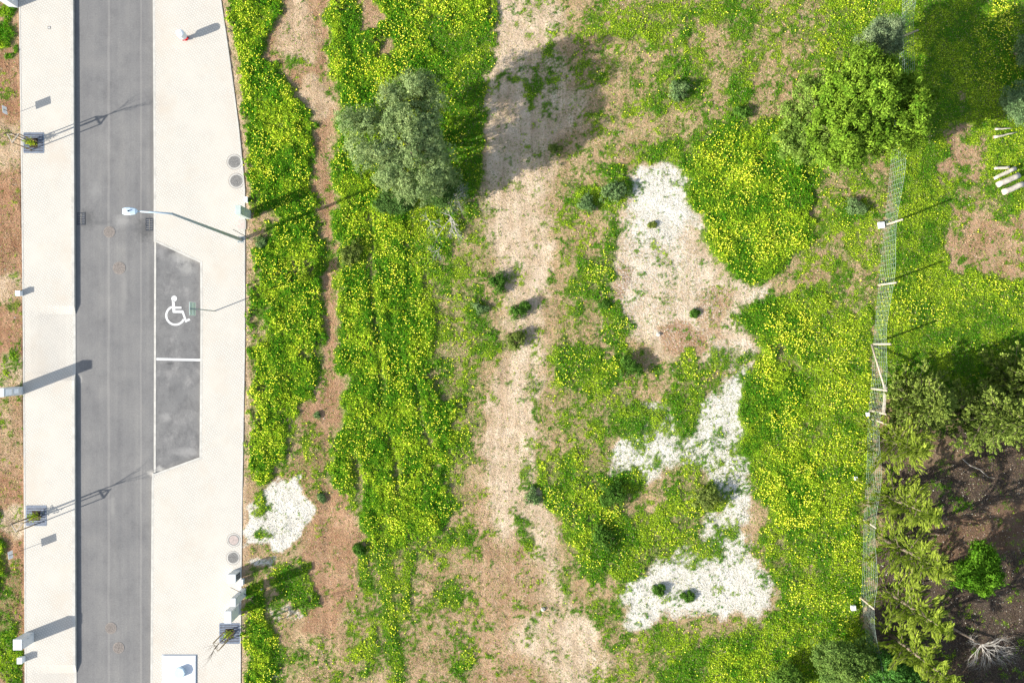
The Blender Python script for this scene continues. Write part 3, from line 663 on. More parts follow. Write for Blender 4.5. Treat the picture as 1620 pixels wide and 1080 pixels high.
drain(236.5,355,'dark kerb drain grate at the right side of the road below the lamp arm')
x, y = W(383,356); o = thing('inspection_cover','square pinkish inspection cover beside the lamp base','cover',(x,y,.119))
a = MB(); a.box(-.24,.24,-.24,.24,-.02,.006); a.build('frame',M['kerb'],o); a = MB(); a.box(-.19,.19,-.2,.2,-.02,.012); a.build('cover',M['pink'],o)
x, y = W(80,45.5); o = thing('valve_cover','tiny square dark cover in the left pavement near the top','cover',(x,y,.12))
a = MB(); a.box(-.08,.08,-.08,.08,-.02,.005); a.build('frame',M['iron'],o); a = MB(); a.box(-.045,.045,-.045,.045,-.02,.010); a.build('lid',M['concrete'],o)
x, y = W(299.5,62.5); o = thing('valve_cover','tiny square black and grey cover beside the red and white hydrant','cover',(x,y,.119))
a = MB(); a.box(-.08,.08,-.07,.07,-.02,.007); a.build('frame',M['cabgrey'],o); a = MB(); a.box(-.06,.05,-.0,.06,-.02,.012); a.build('lid',M['darkdoor'],o)

def tree_grate():
    o = thing('tree_grate','slatted steel tree grate in the left pavement nearer the top, with leafy tree base','tree grate',(0,0,.12),'square tree grates')
    H_ = .52; hh = .22
    a = MB()
    for s in (-1,1):
        a.box(-H_,H_,s*H_-.02,s*H_+.02,-.03,.012); a.box(s*H_-.02,s*H_+.02,-H_+.021,H_-.021,-.03,.012)
    a.build('frame',M['grate'],o)
    a = MB(); n = 12
    for k in range(n):
        yy = -H_+.06+k*(2*H_-.12)/(n-1)
        if abs(yy) < hh: a.box(-H_+.021,-hh,yy-.024,yy+.024,0,.010); a.box(hh,H_-.021,yy-.024,yy+.024,0,.010)
        else: a.box(-H_+.021,H_-.021,yy-.024,yy+.024,0,.010)
    a.build('slats',M['grate'],o)
    a = MB(); a.box(-H_+.021,H_-.021,-H_+.021,H_-.021,-.03,.003); a.build('pit_soil',M['holesoil'],o)
    return o
def stake_frame():
    o = thing('tree_support','three wooden stakes with pale rails around the upper left street tree','tree support',(0,0,.12),'tree stake frames')
    P_ = [(-.28,.11),(.27,.14),(-.045,-.29)]; H_ = 1.55
    for p in P_: s = MB(); s.tube([(p[0],p[1],-.1),(p[0]*1.0,p[1],H_+.05)],[.032,.028],8); s.build('stake',M['stakewood'],o)
    for i in range(3):
        a_, b_ = P_[i], P_[(i+1)%3]; r = MB(); A_, B_ = Vector((*a_,H_)), Vector((*b_,H_)); d = (B_-A_).normalized()
        r.obox((A_+B_)/2+Vector((0,0,.003*i+.03)),d,Vector((-d.y,d.x,0)),(0,0,1),(B_-A_).length/2+.03,.012,.03); r.build('rail',M['palewood'],o)
    return o
def branch_rec(mb, p, d, L_, r, depth, rnd, spread=.5, up=.15, kids=3, tips=None, sides=5, wig=.16):
    pts = [p]; rads = [r]; q = Vector(p); dd = Vector(d).normalized(); n = 4 if wig < .2 else 6
    for k in range(n):
        dd = (dd+Vector((rnd.uniform(-1,1),rnd.uniform(-1,1),rnd.uniform(-1,1)*(1 if wig<.2 else .4)))*wig+Vector((0,0,up*.3))).normalized()
        q = q+dd*L_/n; pts.append(tuple(q)); rads.append(r*(1-.64*(k+1)/n))
    mb.tube(pts,rads,sides)
    if tips is not None and depth <= 1: tips.append(pts)
    if depth > 0:
        for k in range(kids):
            t_ = 4 if k == 0 else rnd.choice([1,2,3,3]); nd = (dd+Vector((rnd.uniform(-1,1),rnd.uniform(-1,1),rnd.uniform(-.5,1)*(.8 if up else .15)))*spread*1.5).normalized()
            branch_rec(mb, pts[t_], nd, L_*rnd.uniform(.55,.85), rads[t_]*.68, depth-1, rnd, spread, up, kids, tips, max(3,sides-1), wig)
def sapling(seed, green):
    rnd = random.Random(seed)
    o = thing('young_tree','','tree',(0,0,.1),'young bare street trees')
    t_ = MB(); t_.tube([(0,0,-.05),(.02,.01,.8),(0,.03,1.6),(.03,0,2.1)],[.035,.03,.026,.022],8); t_.build('trunk',M['bark'],o)
    b_ = MB()
    for k in range(6):
        a = k*1.05+rnd.random(); z = 1.7+.09*k; branch_rec(b_,(0,.02,z),(math.cos(a)*.55,math.sin(a)*.55,1.1),rnd.uniform(.55,.85),.012,2,rnd,.45,.2,3)
    b_.build('branches',M['bark'],o)
    n = green; P_ = np.stack([RNG.normal(0,.13,n),RNG.normal(0,.09,n),RNG.uniform(.03,.55,n)],1)
    np_mesh('leaves',leaf_quads(P_,unit(RNG.normal(size=(n,3))),RNG.uniform(.03,.07,n),.025),4,M['leaf'],o,tint(n,(.16,.30,.03),(.45,.50,.05),.3))
    return o
g0 = tree_grate(); s0 = stake_frame()
spots = [((55.5,227),(53,229.5)),((59.5,814.5),(58.5,820)),((364.5,1000),(364.5,1001))]
gl = [None,'slatted steel tree grate in the left pavement, lower of the two on that side','slatted steel tree grate in the right pavement below the white meter boxes']
sl_ = [None,'three wooden stakes with pale rails around the lower left street tree','three wooden stakes with rails around the street tree below the meter boxes']
tl = ['thin bare young tree with leafy base in the upper left grate','thin bare young tree with yellow green leaves at its foot in the lower left grate','thin bare young tree in the grate of the right pavement']
for i, (g, s) in enumerate(spots):
    gg = g0 if i == 0 else copy_tree(g0,label=gl[i]); gg.location = (*W(*g),.12)
    ss = s0 if i == 0 else copy_tree(s0,label=sl_[i]); ss.location = (*W(*s),.12)
    t_ = sapling(40+i,(220,200,120)[i]); t_["label"] = tl[i]; t_.location = (*W(g[0]-.5,g[1]),.1)

# ------------------------------------------------------------------ street furniture
# tall lamp
x, y = W(382,379.5); lamp = thing('street_lamp','tall grey street lamp with pale blue head reaching over the road','street lamp',(x,y,.1))
a = MB(); a.lathe(0,0,[(.10,0),(.095,.6),(.08,2.5),(.052,8.5)],16); a.build('pole',M['steel'],lamp,True)
a = MB(); a.box(-.17,.17,-.17,.17,0,.02); a.cyl(0,0,.02,.09,.13,.11,16)
for sx in (-1,1):
    for sy in (-1,1): a.cyl(sx*.13,sy*.13,.02,.05,.018,n=6)
a.build('base_plate',M['steel'],lamp)
a = MB(); a.tube([(0,0,8.45),(-.12,.0,8.62),(-.5,.01,8.78),(-1.25,.03,8.95)],[.045,.04,.035,.03],10); a.build('arm',M['paleblue'],lamp,True)
a = MB()
prof = [(-1.22,.05,.02),(-1.30,.13,.05),(-1.5,.165,.075),(-1.68,.165,.07),(-1.80,.135,.05),(-1.84,.11,.03)]
vs = []; fs = []; n = 12
for px_, hw, hz in prof:
    for k in range(n):
        an = 2*math.pi*k/n; cx_ = math.copysign(abs(math.cos(an))**.6,math.cos(an)); sz = math.copysign(abs(math.sin(an))**.6,math.sin(an)); vs.append((px_,.03+hw*cx_,8.98+hz*sz))
for k in range(len(prof)-1):
    for i in range(n): j = (i+1)%n; fs.append((k*n+i,k*n+j,(k+1)*n+j,(k+1)*n+i))
fs += [tuple(range(n)),tuple(reversed(range((len(prof)-1)*n,len(prof)*n)))]
a.add(vs,fs); head = a.build('lamp_head',M['paleblue'],lamp,False,.01)
a = MB(); a.lathe(-1.56,.03,[(.035,9.04),(.035,9.09),(.02,9.11)],12); a.build('light_sensor',M['darkdoor'],head)
# bay sign, seen from behind
x, y = W(341,492); o = thing('parking_sign','grey green sign panel on a thin post beside the wheelchair bay','road sign',(x,y,.119))
a = MB(); a.cyl(0,0,-.05,3.15,.03,n=12); a.build('post',M['steel'],o,True)
a = MB(); a.box(-.055,-.04,-.325,.325,2.42,3.18); pl = a.build('panel',M['signback'],o,False,.004)
for zz in (2.60,2.97): a = MB(); a.box(-.04,-.028,-.3,.3,zz,zz+.03); a.build('bracket',M['steel'],pl)
# hydrant
x, y = W(295.5,62.5); o = thing('fire_hydrant','short red hydrant under a white round hood with a long shadow','fire hydrant',(x,y,.119))
a = MB(); a.lathe(0,0,[(.13,0),(.13,.04),(.085,.06),(.08,.30)],16); a.build('base',M['red'],o,True)
a = MB(); a.lathe(0,0,[(.09,.27),(.19,.33),(.205,.42),(.205,.74),(.19,.775),(.12,.80),(.03,.81)],24); h_ = a.build('hood',M['white'],o)
a = MB(); a.cyl(0,0,.81,.83,.02,n=8); a.build('bolt',M['steel'],h_)
a = MB(); a.tube([(.05,-.02,.18),(.19,-.06,.18)],[.05,.05],10); a.tube([(-.03,-.05,.18),(-.09,-.17,.18)],[.05,.05],10); a.build('outlet',M['red'],o)
# pillars and cabinets: (footprint px x0,x1,y0,y1), height
def cabinet(x0,x1,y0,y1,h,mt,label,name='utility_cabinet',door=None,cat='cabinet',east='panel',rz=0,group='utility cabinets by the pavement'):
    cx, cy = W((x0+x1)/2,(y0+y1)/2); hw, hd = (x1-x0)/60,(y1-y0)/60
    o = thing(name,label,cat,(cx,cy,.06),group,rz)
    a = MB(); a.box(-hw,hw,-hd,hd,-.05,h-.05); a.build('body',mt,o,False,.008)
    a = MB(); a.box(-hw-.012,hw+.012,-hd-.012,hd+.012,h-.049,h); a.build('cap',mt,o,False,.01)
    if door == 'pillar':
        a = MB(); a.box(hw+.002,hw+.014,-hd*.72,hd*.72,h*.62,h*.93); a.build('door',M['panel'],o)
        a = MB(); a.box(hw+.002,hw+.014,-hd*.45,hd*.62,h*.28,h*.50); a.build('door',M['panel'],o)
    elif door == 'dark':
        a = MB(); a.box(hw-.01,hw+.008,-hd*.72,hd*.72,h*.22,h*.88); a.build('door',M['darkdoor'],o)
        a = MB(); 
        for k in range(2): a.box(hw+.009,hw+.02,-hd*.3+k*hd*.5-.008,-hd*.3+k*hd*.5+.008,h*.22,h*.88)
        a.build('door_bars',M['cabgrey'],o)
    elif door == 'plain':
        a = MB(); a.box(hw+.002,hw+.012,-hd*.86,hd*.86,h*.1,h*.92); d_ = a.build('door',mt,o,False,.004)
        a = MB(); a.box(hw+.013,hw+.025,hd*.5,hd*.6,h*.5,h*.6); a.build('handle',M['steel'],d_)
    return o
cabinet(24,38.5,611,624,1.65,M['cabwhite'],'tall grey white meter pillar halfway down the left verge casting a long shadow','meter_pillar','pillar','meter pillar')
cabinet(18,31,-3,14,1.7,M['cabwhite'],'white meter pillar cut off by the top left corner','meter_pillar','pillar','meter pillar')
cabinet(43,56,998,1014,1.12,M['cabwhite'],'white low meter box at the bottom of the left verge','meter_pillar','plain','meter pillar')
cabinet(390,398,333.5,347,1.66,M['cabgreen'],'grey green cabinet standing by the street lamp',door='plain')
cabinet(370,382.5,900,913,.9,M['cabwhite'],'squat white meter box with a dark barred door, topmost of the lower right group',door='dark')
cabinet(384,391,929,941,1.72,M['cabwhite'],'slim tall pale cabinet, middle of the lower right group',door='plain')
cabinet(370,380,953,971,1.3,M['cabwhite'],'slim white cabinet just above the right tree grate',door='plain')
def small_box(px,py,w_,d_,h,label):
    o = thing('marker_box',label,'marker box',(*W(px,py),.06),'low white marker boxes')
    a = MB(); a.box(-w_,w_,-d_,d_,-.05,h-.03); a.build('body',M['white'],o,False,.008)
    a = MB(); a.box(-w_-.008,w_+.008,-d_-.008,d_+.008,h-.029,h); a.build('lid',M['white'],o,False,.006)
small_box(35,464.5,.12,.13,.34,'low white box on the left verge above the grey meter pillar')
small_box(38.5,1040,.13,.15,.36,'low white box at the foot of the left verge below the low meter box')
small_box(385.5,918,.07,.16,.3,'narrow white box beside the squat meter box with the dark door')
small_box(393,317.5,.06,.14,.3,'small white box at the pavement edge above the grey green cabinet')
# plot signs on thin posts
def plot_sign(px, py, label):
    o = thing('plot_sign',label,'sign',(*W(px,py),.05),'small white plot signs',.12)
    a = MB(); a.cyl(0,0,-.05,.95,.014,n=8); a.build('post',M['stakewood'],o)
    a = MB(); a.box(-.028,-.016,-.2,.2,.62,1.0); a.build('panel',M['white'],o,False,.003)
plot_sign(24.5,181.5,'small white sign on a thin post in red soil near the upper street tree')
plot_sign(33.5,870.5,'small white sign on a thin post near the lower left street tree')
# thin posts and sticks
def stick(name,px,py,top,label,cat,mt,r=.02,h=1.0):
    o = thing(name,label,cat,(*W(px,py),.05)); tx,ty = WH(*top,h); bx_,by_ = W(px,py)
    a = MB(); a.tube([(0,0,-.1),((tx-bx_)*.5+.03,(ty-by_)*.5,h*.5),(tx-bx_,ty-by_,h)],[r,r*.8,r*.6],7); a.build('stem' if 'sapling' in name else 'shaft',mt,o); return o
stick('metal_post',368,50,(357,43),'short dark post at the pavement edge near the top','post',M['darksteel'],.022,.7)
def wisp(px,py,top,label,seed):
    o = stick('bare_sapling',px,py,top,label,'sapling',M['darksteel'],.02,1.5); rnd = random.Random(seed); b_ = MB()
    for k in range(5):
        a = rnd.uniform(-1,1.2); branch_rec(b_,(0,0,.2+.1*k),(math.cos(a),math.sin(a),.8),.5,.01,1,rnd,.5,.1,2)
    b_.build('branches',M['bark'],o)
wisp(400,381,(369,363),'thin dark bare sapling leaning over the foot of the street lamp',3)
wisp(396,944,(365,928),'thin dark bare sapling leaning over the pale cabinets',5)
# white pad with octagonal cap
x, y = W(285,1062); o = thing('service_pad','white rectangular service pad with a pale round cap at the bottom edge','service cover',(x,y,.119))
a = MB(); a.box(-.92,.94,-1.30,.98,-.02,.004); a.build('frame',M['cabgrey'],o)
a = MB(); a.box(-.86,.88,-1.24,.92,-.02,.05); a.build('slab',M['white'],o,False,.01)
a = MB(); a.cyl(.09,.06,.05,.24,.30,n=8); a.build('cap',M['paleblue'],o,False,.012)

# ------------------------------------------------------------------ ground cover: leaves, flowers, clods
def grow():
    N = 2300000
    x = RNG.uniform(-28.4,28.4,N); y = RNG.uniform(-19.4,19.4,N)
    keep = RNG.random(N) < veg_at(x,y); x = x[keep]; y = y[keep]; n = len(x)
    th = gsamp(TH,x,y); hu = gsamp(HU,x,y)
    z = ground_z(x,y)+RNG.random(n)**1.5*(.02+.16*np.sqrt(th)*.5)
    U = unit(np.stack([RNG.normal(size=n),RNG.normal(size=n),RNG.normal(size=n)*.55],1))
    Nn = unit(np.stack([RNG.normal(size=n)*.55,RNG.normal(size=n)*.55,np.ones(n)],1))
    sz = RNG.uniform(.019,.041,n)*(.8+.5*np.clip(th*3,0,1))
    patch = np.clip((fbm(x,y,.8,51,3)-.5)*2.6+(Noise(.24,53)(x,y)-.5)*.7+(hum(x,y)-.6)*.35+hu-.08,0,1)
    deep = np.array([.068,.245,.012]); yel = np.array([.46,.61,.035])
    r = np.clip(patch*.9+RNG.normal(0,.25,n),0,1)[:,None]
    col = (deep*(1-r)+yel*r)*(1+.30*RNG.normal(size=(n,1))).clip(.4,1.9)
    dry = RNG.random(n) < .05*(th<.15); col[dry] = np.array([.42,.36,.22])
    o = np_mesh('ground_cover',leaf_quads(np.stack([x,y,z],1),U,sz,sz*RNG.uniform(.45,.8,n),Nn),4,M['leaf'],None,col)
    tag(o,'low bright green clover leaves covering the field in clumps','ground cover',kind='stuff')
    # flowers
    N = 330000; x = RNG.uniform(-28.4,28.4,N); y = RNG.uniform(-19.4,19.4,N)
    f = gsamp(FL,x,y)*(.15+1.7*np.clip((fbm(x,y,.7,61,3)-.38)*3.4,0,1)); keep = RNG.random(N) < f*.55*veg_at(x,y)
    x = x[keep]; y = y[keep]; n = len(x); z = ground_z(x,y)+.05+.10*np.sqrt(gsamp(TH,x,y))
    k = 6; ang = np.arange(k)*2*math.pi/k; R_ = RNG.uniform(.018,.032,n)
    Nn = unit(np.stack([RNG.normal(size=n)*.35-.25,RNG.normal(size=n)*.35-.1,np.ones(n)],1)); U = unit(np.cross(Nn,unit(RNG.normal(size=(n,3))))); V = np.cross(Nn,U)
    P_ = np.stack([x,y,z],1); v = np.empty((n,k,3))
    for i,a in enumerate(ang): v[:,i] = P_+(U*math.cos(a)+V*math.sin(a))*R_[:,None]
    o = np_mesh('wildflowers',v.reshape(-1,3),k,M['petal'],None,tint(n,(.80,.80,.03),(.88,.88,.13),.08))
    tag(o,'tiny yellow wildflowers sprinkled over the green clumps','wildflowers',kind='stuff')
    # clods, pebbles and scraps on the bare soil
    N = 380000; x = RNG.uniform(-28.4,28.4,N); y = RNG.uniform(-19.4,19.4,N); px = x*30+810; py = 540-y*30
    out = (px < edge_l(py)-2) | (px > edge_r(py)+2); v_ = veg_at(x,y)
    keep = out & (RNG.random(N) < (1-v_)*(1-.45*gsamp(SAND,x,y))*(.2+.8*np.clip((fbm(x,y,1.2,71,3)-.3)*2.4,0,1))); x = x[keep]; y = y[keep]; n = len(x)
    s = RNG.uniform(.012,.032,n)*(1-.35*gsamp(SAND,x,y))*np.where(RNG.random(n)<.03,1.7,1); z = ground_z(x,y)+s*.25
    base = np.array([[1,0,0],[0,1,0],[-1,0,0],[0,-1,0],[0,0,.7]],float)
    a = RNG.uniform(0,6.28,n); ca, sa = np.cos(a)*s, np.sin(a)*s; e = RNG.uniform(.5,1,n)
    Vx = np.empty((n,5,3))
    for i,bv in enumerate(base):
        Vx[:,i,0] = x+bv[0]*ca-bv[1]*sa*e; Vx[:,i,1] = y+bv[0]*sa+bv[1]*ca*e; Vx[:,i,2] = z+bv[2]*s-(0 if bv[2] else s*.3)
    tri = np.stack([Vx[:,[0,1,4]],Vx[:,[1,2,4]],Vx[:,[2,3,4]],Vx[:,[3,0,4]]],1).reshape(-1,3)
    red, chk, lit = gsamp(RED,x,y)[:,None], gsamp(CHK,x,y)[:,None], gsamp(LIT,x,y)[:,None]
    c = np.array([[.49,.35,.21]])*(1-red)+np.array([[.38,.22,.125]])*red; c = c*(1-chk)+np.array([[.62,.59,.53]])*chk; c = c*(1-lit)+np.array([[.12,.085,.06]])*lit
    c = c*(1+.38*RNG.normal(size=(n,1))).clip(.3,1.7); pale = RNG.random(n) < .07; c[pale] = np.array([.62,.58,.52])
    o = np_mesh('soil_clods',tri,3,M['clod'],None,np.repeat(c,4,0)); tag(o,'small clods and pebbles strewn over the bare soil','clods',kind='stuff')
    # loose weeds between the clumps
    N = 430000; x = RNG.uniform(-28.4,28.4,N); y = RNG.uniform(-19.4,19.4,N); cc = gsamp(C,x,y); lit = gsamp(LIT,x,y)
    px = x*30+810; py = 540-y*30; out = (px < edge_l(py)-2) | (px > edge_r(py)+3)
    cl = np.clip((fbm(x,y,1.1,91,2)-.32)*2.4,.05,1)*np.clip((Noise(.35,92)(x,y)-.25)*2,.05,1)
    keep = out & (RNG.random(N) < np.clip(.06+cc*1.15,0,1)*cl*(1-.85*lit)*.75*(veg_at(x,y)<.6)*(cc>.02)); x = x[keep]; y = y[keep]; m = len(x); k = 7
    r_ = RNG.uniform(.015,.05,m)*(.8+.6*gsamp(C,x,y)); tt = RNG.random(m); ox = RNG.normal(size=(m,k)); oy = RNG.normal(size=(m,k))
    X_ = (x[:,None]+ox*r_[:,None]*.7).ravel(); Y_ = (y[:,None]+oy*r_[:,None]*.7).ravel(); n = m*k
    Z_ = ground_z(X_,Y_)+RNG.uniform(.01,.05,n); U = unit(np.stack([RNG.normal(size=n),RNG.normal(size=n),RNG.normal(size=n)*.4],1)); Nn = unit(np.stack([RNG.normal(size=n)*.5,RNG.normal(size=n)*.5,np.ones(n)],1))
    L_ = np.repeat(r_,k)*RNG.uniform(.5,.9,n)
    o = np_mesh('sparse_weeds',leaf_quads(np.stack([X_,Y_,Z_],1),U,L_,L_*RNG.uniform(.3,.6,n),Nn),4,M['leaf'],None,tint(n,(.085,.19,.02),(.30,.36,.075),.3,np.repeat(tt,k)))
    tag(o,'small loose weeds dotted between the green clumps','weeds',kind='stuff')
    # dry straw and small weeds
    N = 700000; x = RNG.uniform(-28.4,28.4,N); y = RNG.uniform(-19.4,19.4,N); px = x*30+810; py = 540-y*30
    out = (px < edge_l(py)-2) | (px > edge_r(py)+2); cc = gsamp(C,x,y)
    keep = out & (RNG.random(N) < np.clip(.25+cc*.9,0,.85)*(1-.75*gsamp(LIT,x,y))*(1-.75*gsamp(CHK,x,y))*np.clip((fbm(x,y,.7,81,3)-.25)*2.2,.1,1)); x = x[keep]; y = y[keep]; n = len(x); v_ = veg_at(x,y); keep = v_ < .6
    x = x[keep]; y = y[keep]; n = len(x); z = ground_z(x,y)+RNG.uniform(.008,.03,n)
    U = unit(np.stack([RNG.normal(size=n),RNG.normal(size=n),RNG.normal(size=n)*.25],1)); Nn = unit(np.stack([RNG.normal(size=n)*.3,RNG.normal(size=n)*.3,np.ones(n)],1))
    lit = gsamp(LIT,x,y)[:,None]
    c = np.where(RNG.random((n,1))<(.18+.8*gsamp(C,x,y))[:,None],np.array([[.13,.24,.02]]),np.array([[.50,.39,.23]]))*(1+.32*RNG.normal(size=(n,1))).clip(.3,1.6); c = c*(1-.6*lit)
    o = np_mesh('dry_straw',leaf_quads(np.stack([x,y,z],1),U,RNG.uniform(.02,.06,n),RNG.uniform(.006,.013,n),Nn),4,M['clod'],None,c)
    tag(o,'dry straw and tiny weeds scattered on the soil','straw',kind='stuff')
grow()

# ------------------------------------------------------------------ trees and shrubs
def limbs(mb, h0, R_, H_, rnd, n=7, r=.09, depth=2):
    for k in range(n):
        a = 2*math.pi*k/n+rnd.uniform(-.3,.3); e = rnd.uniform(.5,1.3)
        branch_rec(mb,(0,0,h0),(math.cos(a),math.sin(a),e),R_*.55,r,depth,rnd,.5,.12,3)
def clump_crown(o, R_, z0, z1, nclump, per, leaf, wd, c1, c2, seed, var=.25, off=(0,0), squash=1.0, cr=(.32,.62), name='crown', tuft=.085, mat='crown', upb=.0, ns=22):
    r = np.random.default_rng(seed); 
    u = unit(r.normal(size=(nclump,3))); u[:,2] = np.where(u[:,2] < -.25, -u[:,2], u[:,2])
    rad = r.uniform(.50,.93,nclump)[:,None]
    lump = 1+.18*np.sin(np.arctan2(u[:,1],u[:,0])*3+seed)[:,None]+.08*r.normal(size=(nclump,1))
    cen = u*rad*lump*np.array([R_,R_*squash,(z1-z0)/2]); cen[:,2] += (z0+z1)/2; cen[:,0] += off[0]; cen[:,1] += off[1]
    csz = r.uniform(cr[0],cr[1],nclump)
    si = np.repeat(np.arange(nclump),ns); sd = unit(r.normal(size=(len(si),3))+np.array([0,0,.35]))
    sc = cen[si]+sd*(csz[si]*r.uniform(.55,1.08,len(si)))[:,None]*np.array([1,1,.8]); stn = r.random(len(si)); sr = r.uniform(.45,1.0,len(si))*tuft
    j = np.repeat(np.arange(len(si)),max(3,int(per*1.1/ns))); idx = si[j]; n = len(j)
    d = sd[j]; P_ = sc[j]+r.normal(size=(n,3))*sr[j][:,None]*np.array([1,1,.8])
    outw = unit(P_-np.array([off[0],off[1],z0])); U = unit(d*.5+outw*.5+r.normal(size=(n,3))*.8); Nn = unit(d*1.1+outw*.5+r.normal(size=(n,3))*.5); U = unit(U-.75*Nn*(U*Nn).sum(1,keepdims=True))
    tt = np.clip(r.random(nclump)[idx]*.35+stn[j]*.5+r.random(n)*.25,0,1)
    col = tint(n,c1,c2,var,tt)
    L_ = r.uniform(.7,1.3,n)*leaf
    return np_mesh(name,leaf_quads(P_,U,L_,L_*wd,Nn),4,M[mat],o,col)
def broad_tree(name,label,cat,px,py,R_,z0,z1,seed,nclump,per,leaf,wd,c1,c2,trunk_h=.9,tr=.22,group=None,off=(0,0),squash=1,cr=(.32,.62),var=.25,tuft=.085,ns=22):
    o = thing(name,label,cat,(*W(px,py),.05),group); rnd = random.Random(seed)
    t_ = MB(); t_.tube([(0,0,-.1),(.05,.03,trunk_h*.5),(.02,-.03,trunk_h)],[tr*1.3,tr,tr*.9],12); t_.build('trunk',M['bark'],o,True)
    b_ = MB(); limbs(b_,trunk_h*.9,R_,z1,rnd,7,tr*.4); b_.build('limbs',M['bark'],o)
    clump_crown(o,R_,z0,z1,nclump,per,leaf,wd,c1,c2,seed,var,off,squash,cr,'crown',tuft,ns=ns); return o
# big olive
ol = broad_tree('olive_tree','large round grey green olive tree left of the sandy track','tree',648,246,2.85,.7,4.8,11,120,1000,.05,.30,(.10,.175,.05),(.36,.45,.19),1.0,.26,None,(0,.15),1.12,(.42,.72),.2,.07,70)
broad_tree('evergreen_shrub','dark green shrub at the lower right foot of the large olive tree','shrub',693,300,1.15,.1,1.9,12,80,330,.05,.4,(.03,.08,.02),(.12,.21,.05),.4,.08,None,(0,0),.8,(.25,.45))
broad_tree('evergreen_shrub','dark green bush under the lower left edge of the large olive tree','shrub',628,322,.95,.1,1.3,15,60,300,.05,.4,(.03,.08,.02),(.12,.22,.05),.4,.07,None,(0,0),.7,(.22,.42))
# carob
broad_tree('carob_tree','wide bright green carob tree beside the wire fence','tree',1322,208,2.95,.9,5.4,21,290,380,.07,.38,(.05,.14,.008),(.25,.38,.04),1.1,.26,None,(.15,.1),.98,(.26,.48),.3,.10)
broad_tree('carob_tree','lower paler leafy tree spreading from the lower left of the bright green carob','tree',1268,206,2.1,.3,2.6,22,130,340,.06,.34,(.09,.18,.02),(.28,.40,.08),.6,.12,None,(0,0),1.25,(.28,.5),.3)
broad_tree('olive_tree','small silvery olive tree against the fence above the carob','tree',1368,84,1.15,.8,2.9,23,85,330,.05,.28,(.10,.16,.07),(.29,.36,.20),.8,.09,None,(0,0),.8,(.2,.4),.25)
broad_tree('grey_bush','grey green bush at the right edge below the shaded grass','bush',1594,172,.9,.2,1.5,24,55,260,.05,.34,(.07,.14,.05),(.20,.29,.13),.4,.07,None,(0,0),1.1,(.22,.4))
broad_tree('grey_bush','dark grey bush at the right edge beside the yellow flowers','bush',1602,88,.7,.2,1.3,25,40,240,.05,.34,(.06,.12,.04),(.17,.25,.11),.4,.07,None,(.3,0),1.1,(.22,.4))
# bottom bushes
broad_tree('shade_bush','grey green bush at the bottom edge left of the yellow conifers','bush',1316,1028,1.55,.2,2.2,26,110,330,.05,.34,(.045,.11,.02),(.20,.30,.07),.5,.1,None,(0,0),.8,(.25,.5))
broad_tree('shade_bush','darker bush at the bottom edge right under the tall yellow conifer','bush',1395,1052,1.35,.2,2.0,27,90,330,.05,.38,(.02,.08,.015),(.12,.28,.05),.5,.1,None,(0,0),.8,(.25,.5))
broad_tree('shade_bush','bright topped bush cut by the bottom edge of the photo','bush',1240,1066,.9,.1,1.2,28,50,280,.045,.4,(.06,.14,.02),(.16,.27,.04),.4,.06,None,(0,0),.8,(.22,.4))
# orange tree in the litter
broad_tree('orange_tree','small glossy bright green orange tree alone in dark leaf litter','tree',1518,890,1.3,.5,2.3,29,90,210,.085,.30,(.02,.10,.004),(.18,.36,.03),.7,.08,None,(0,0),.95,(.25,.42),.3)
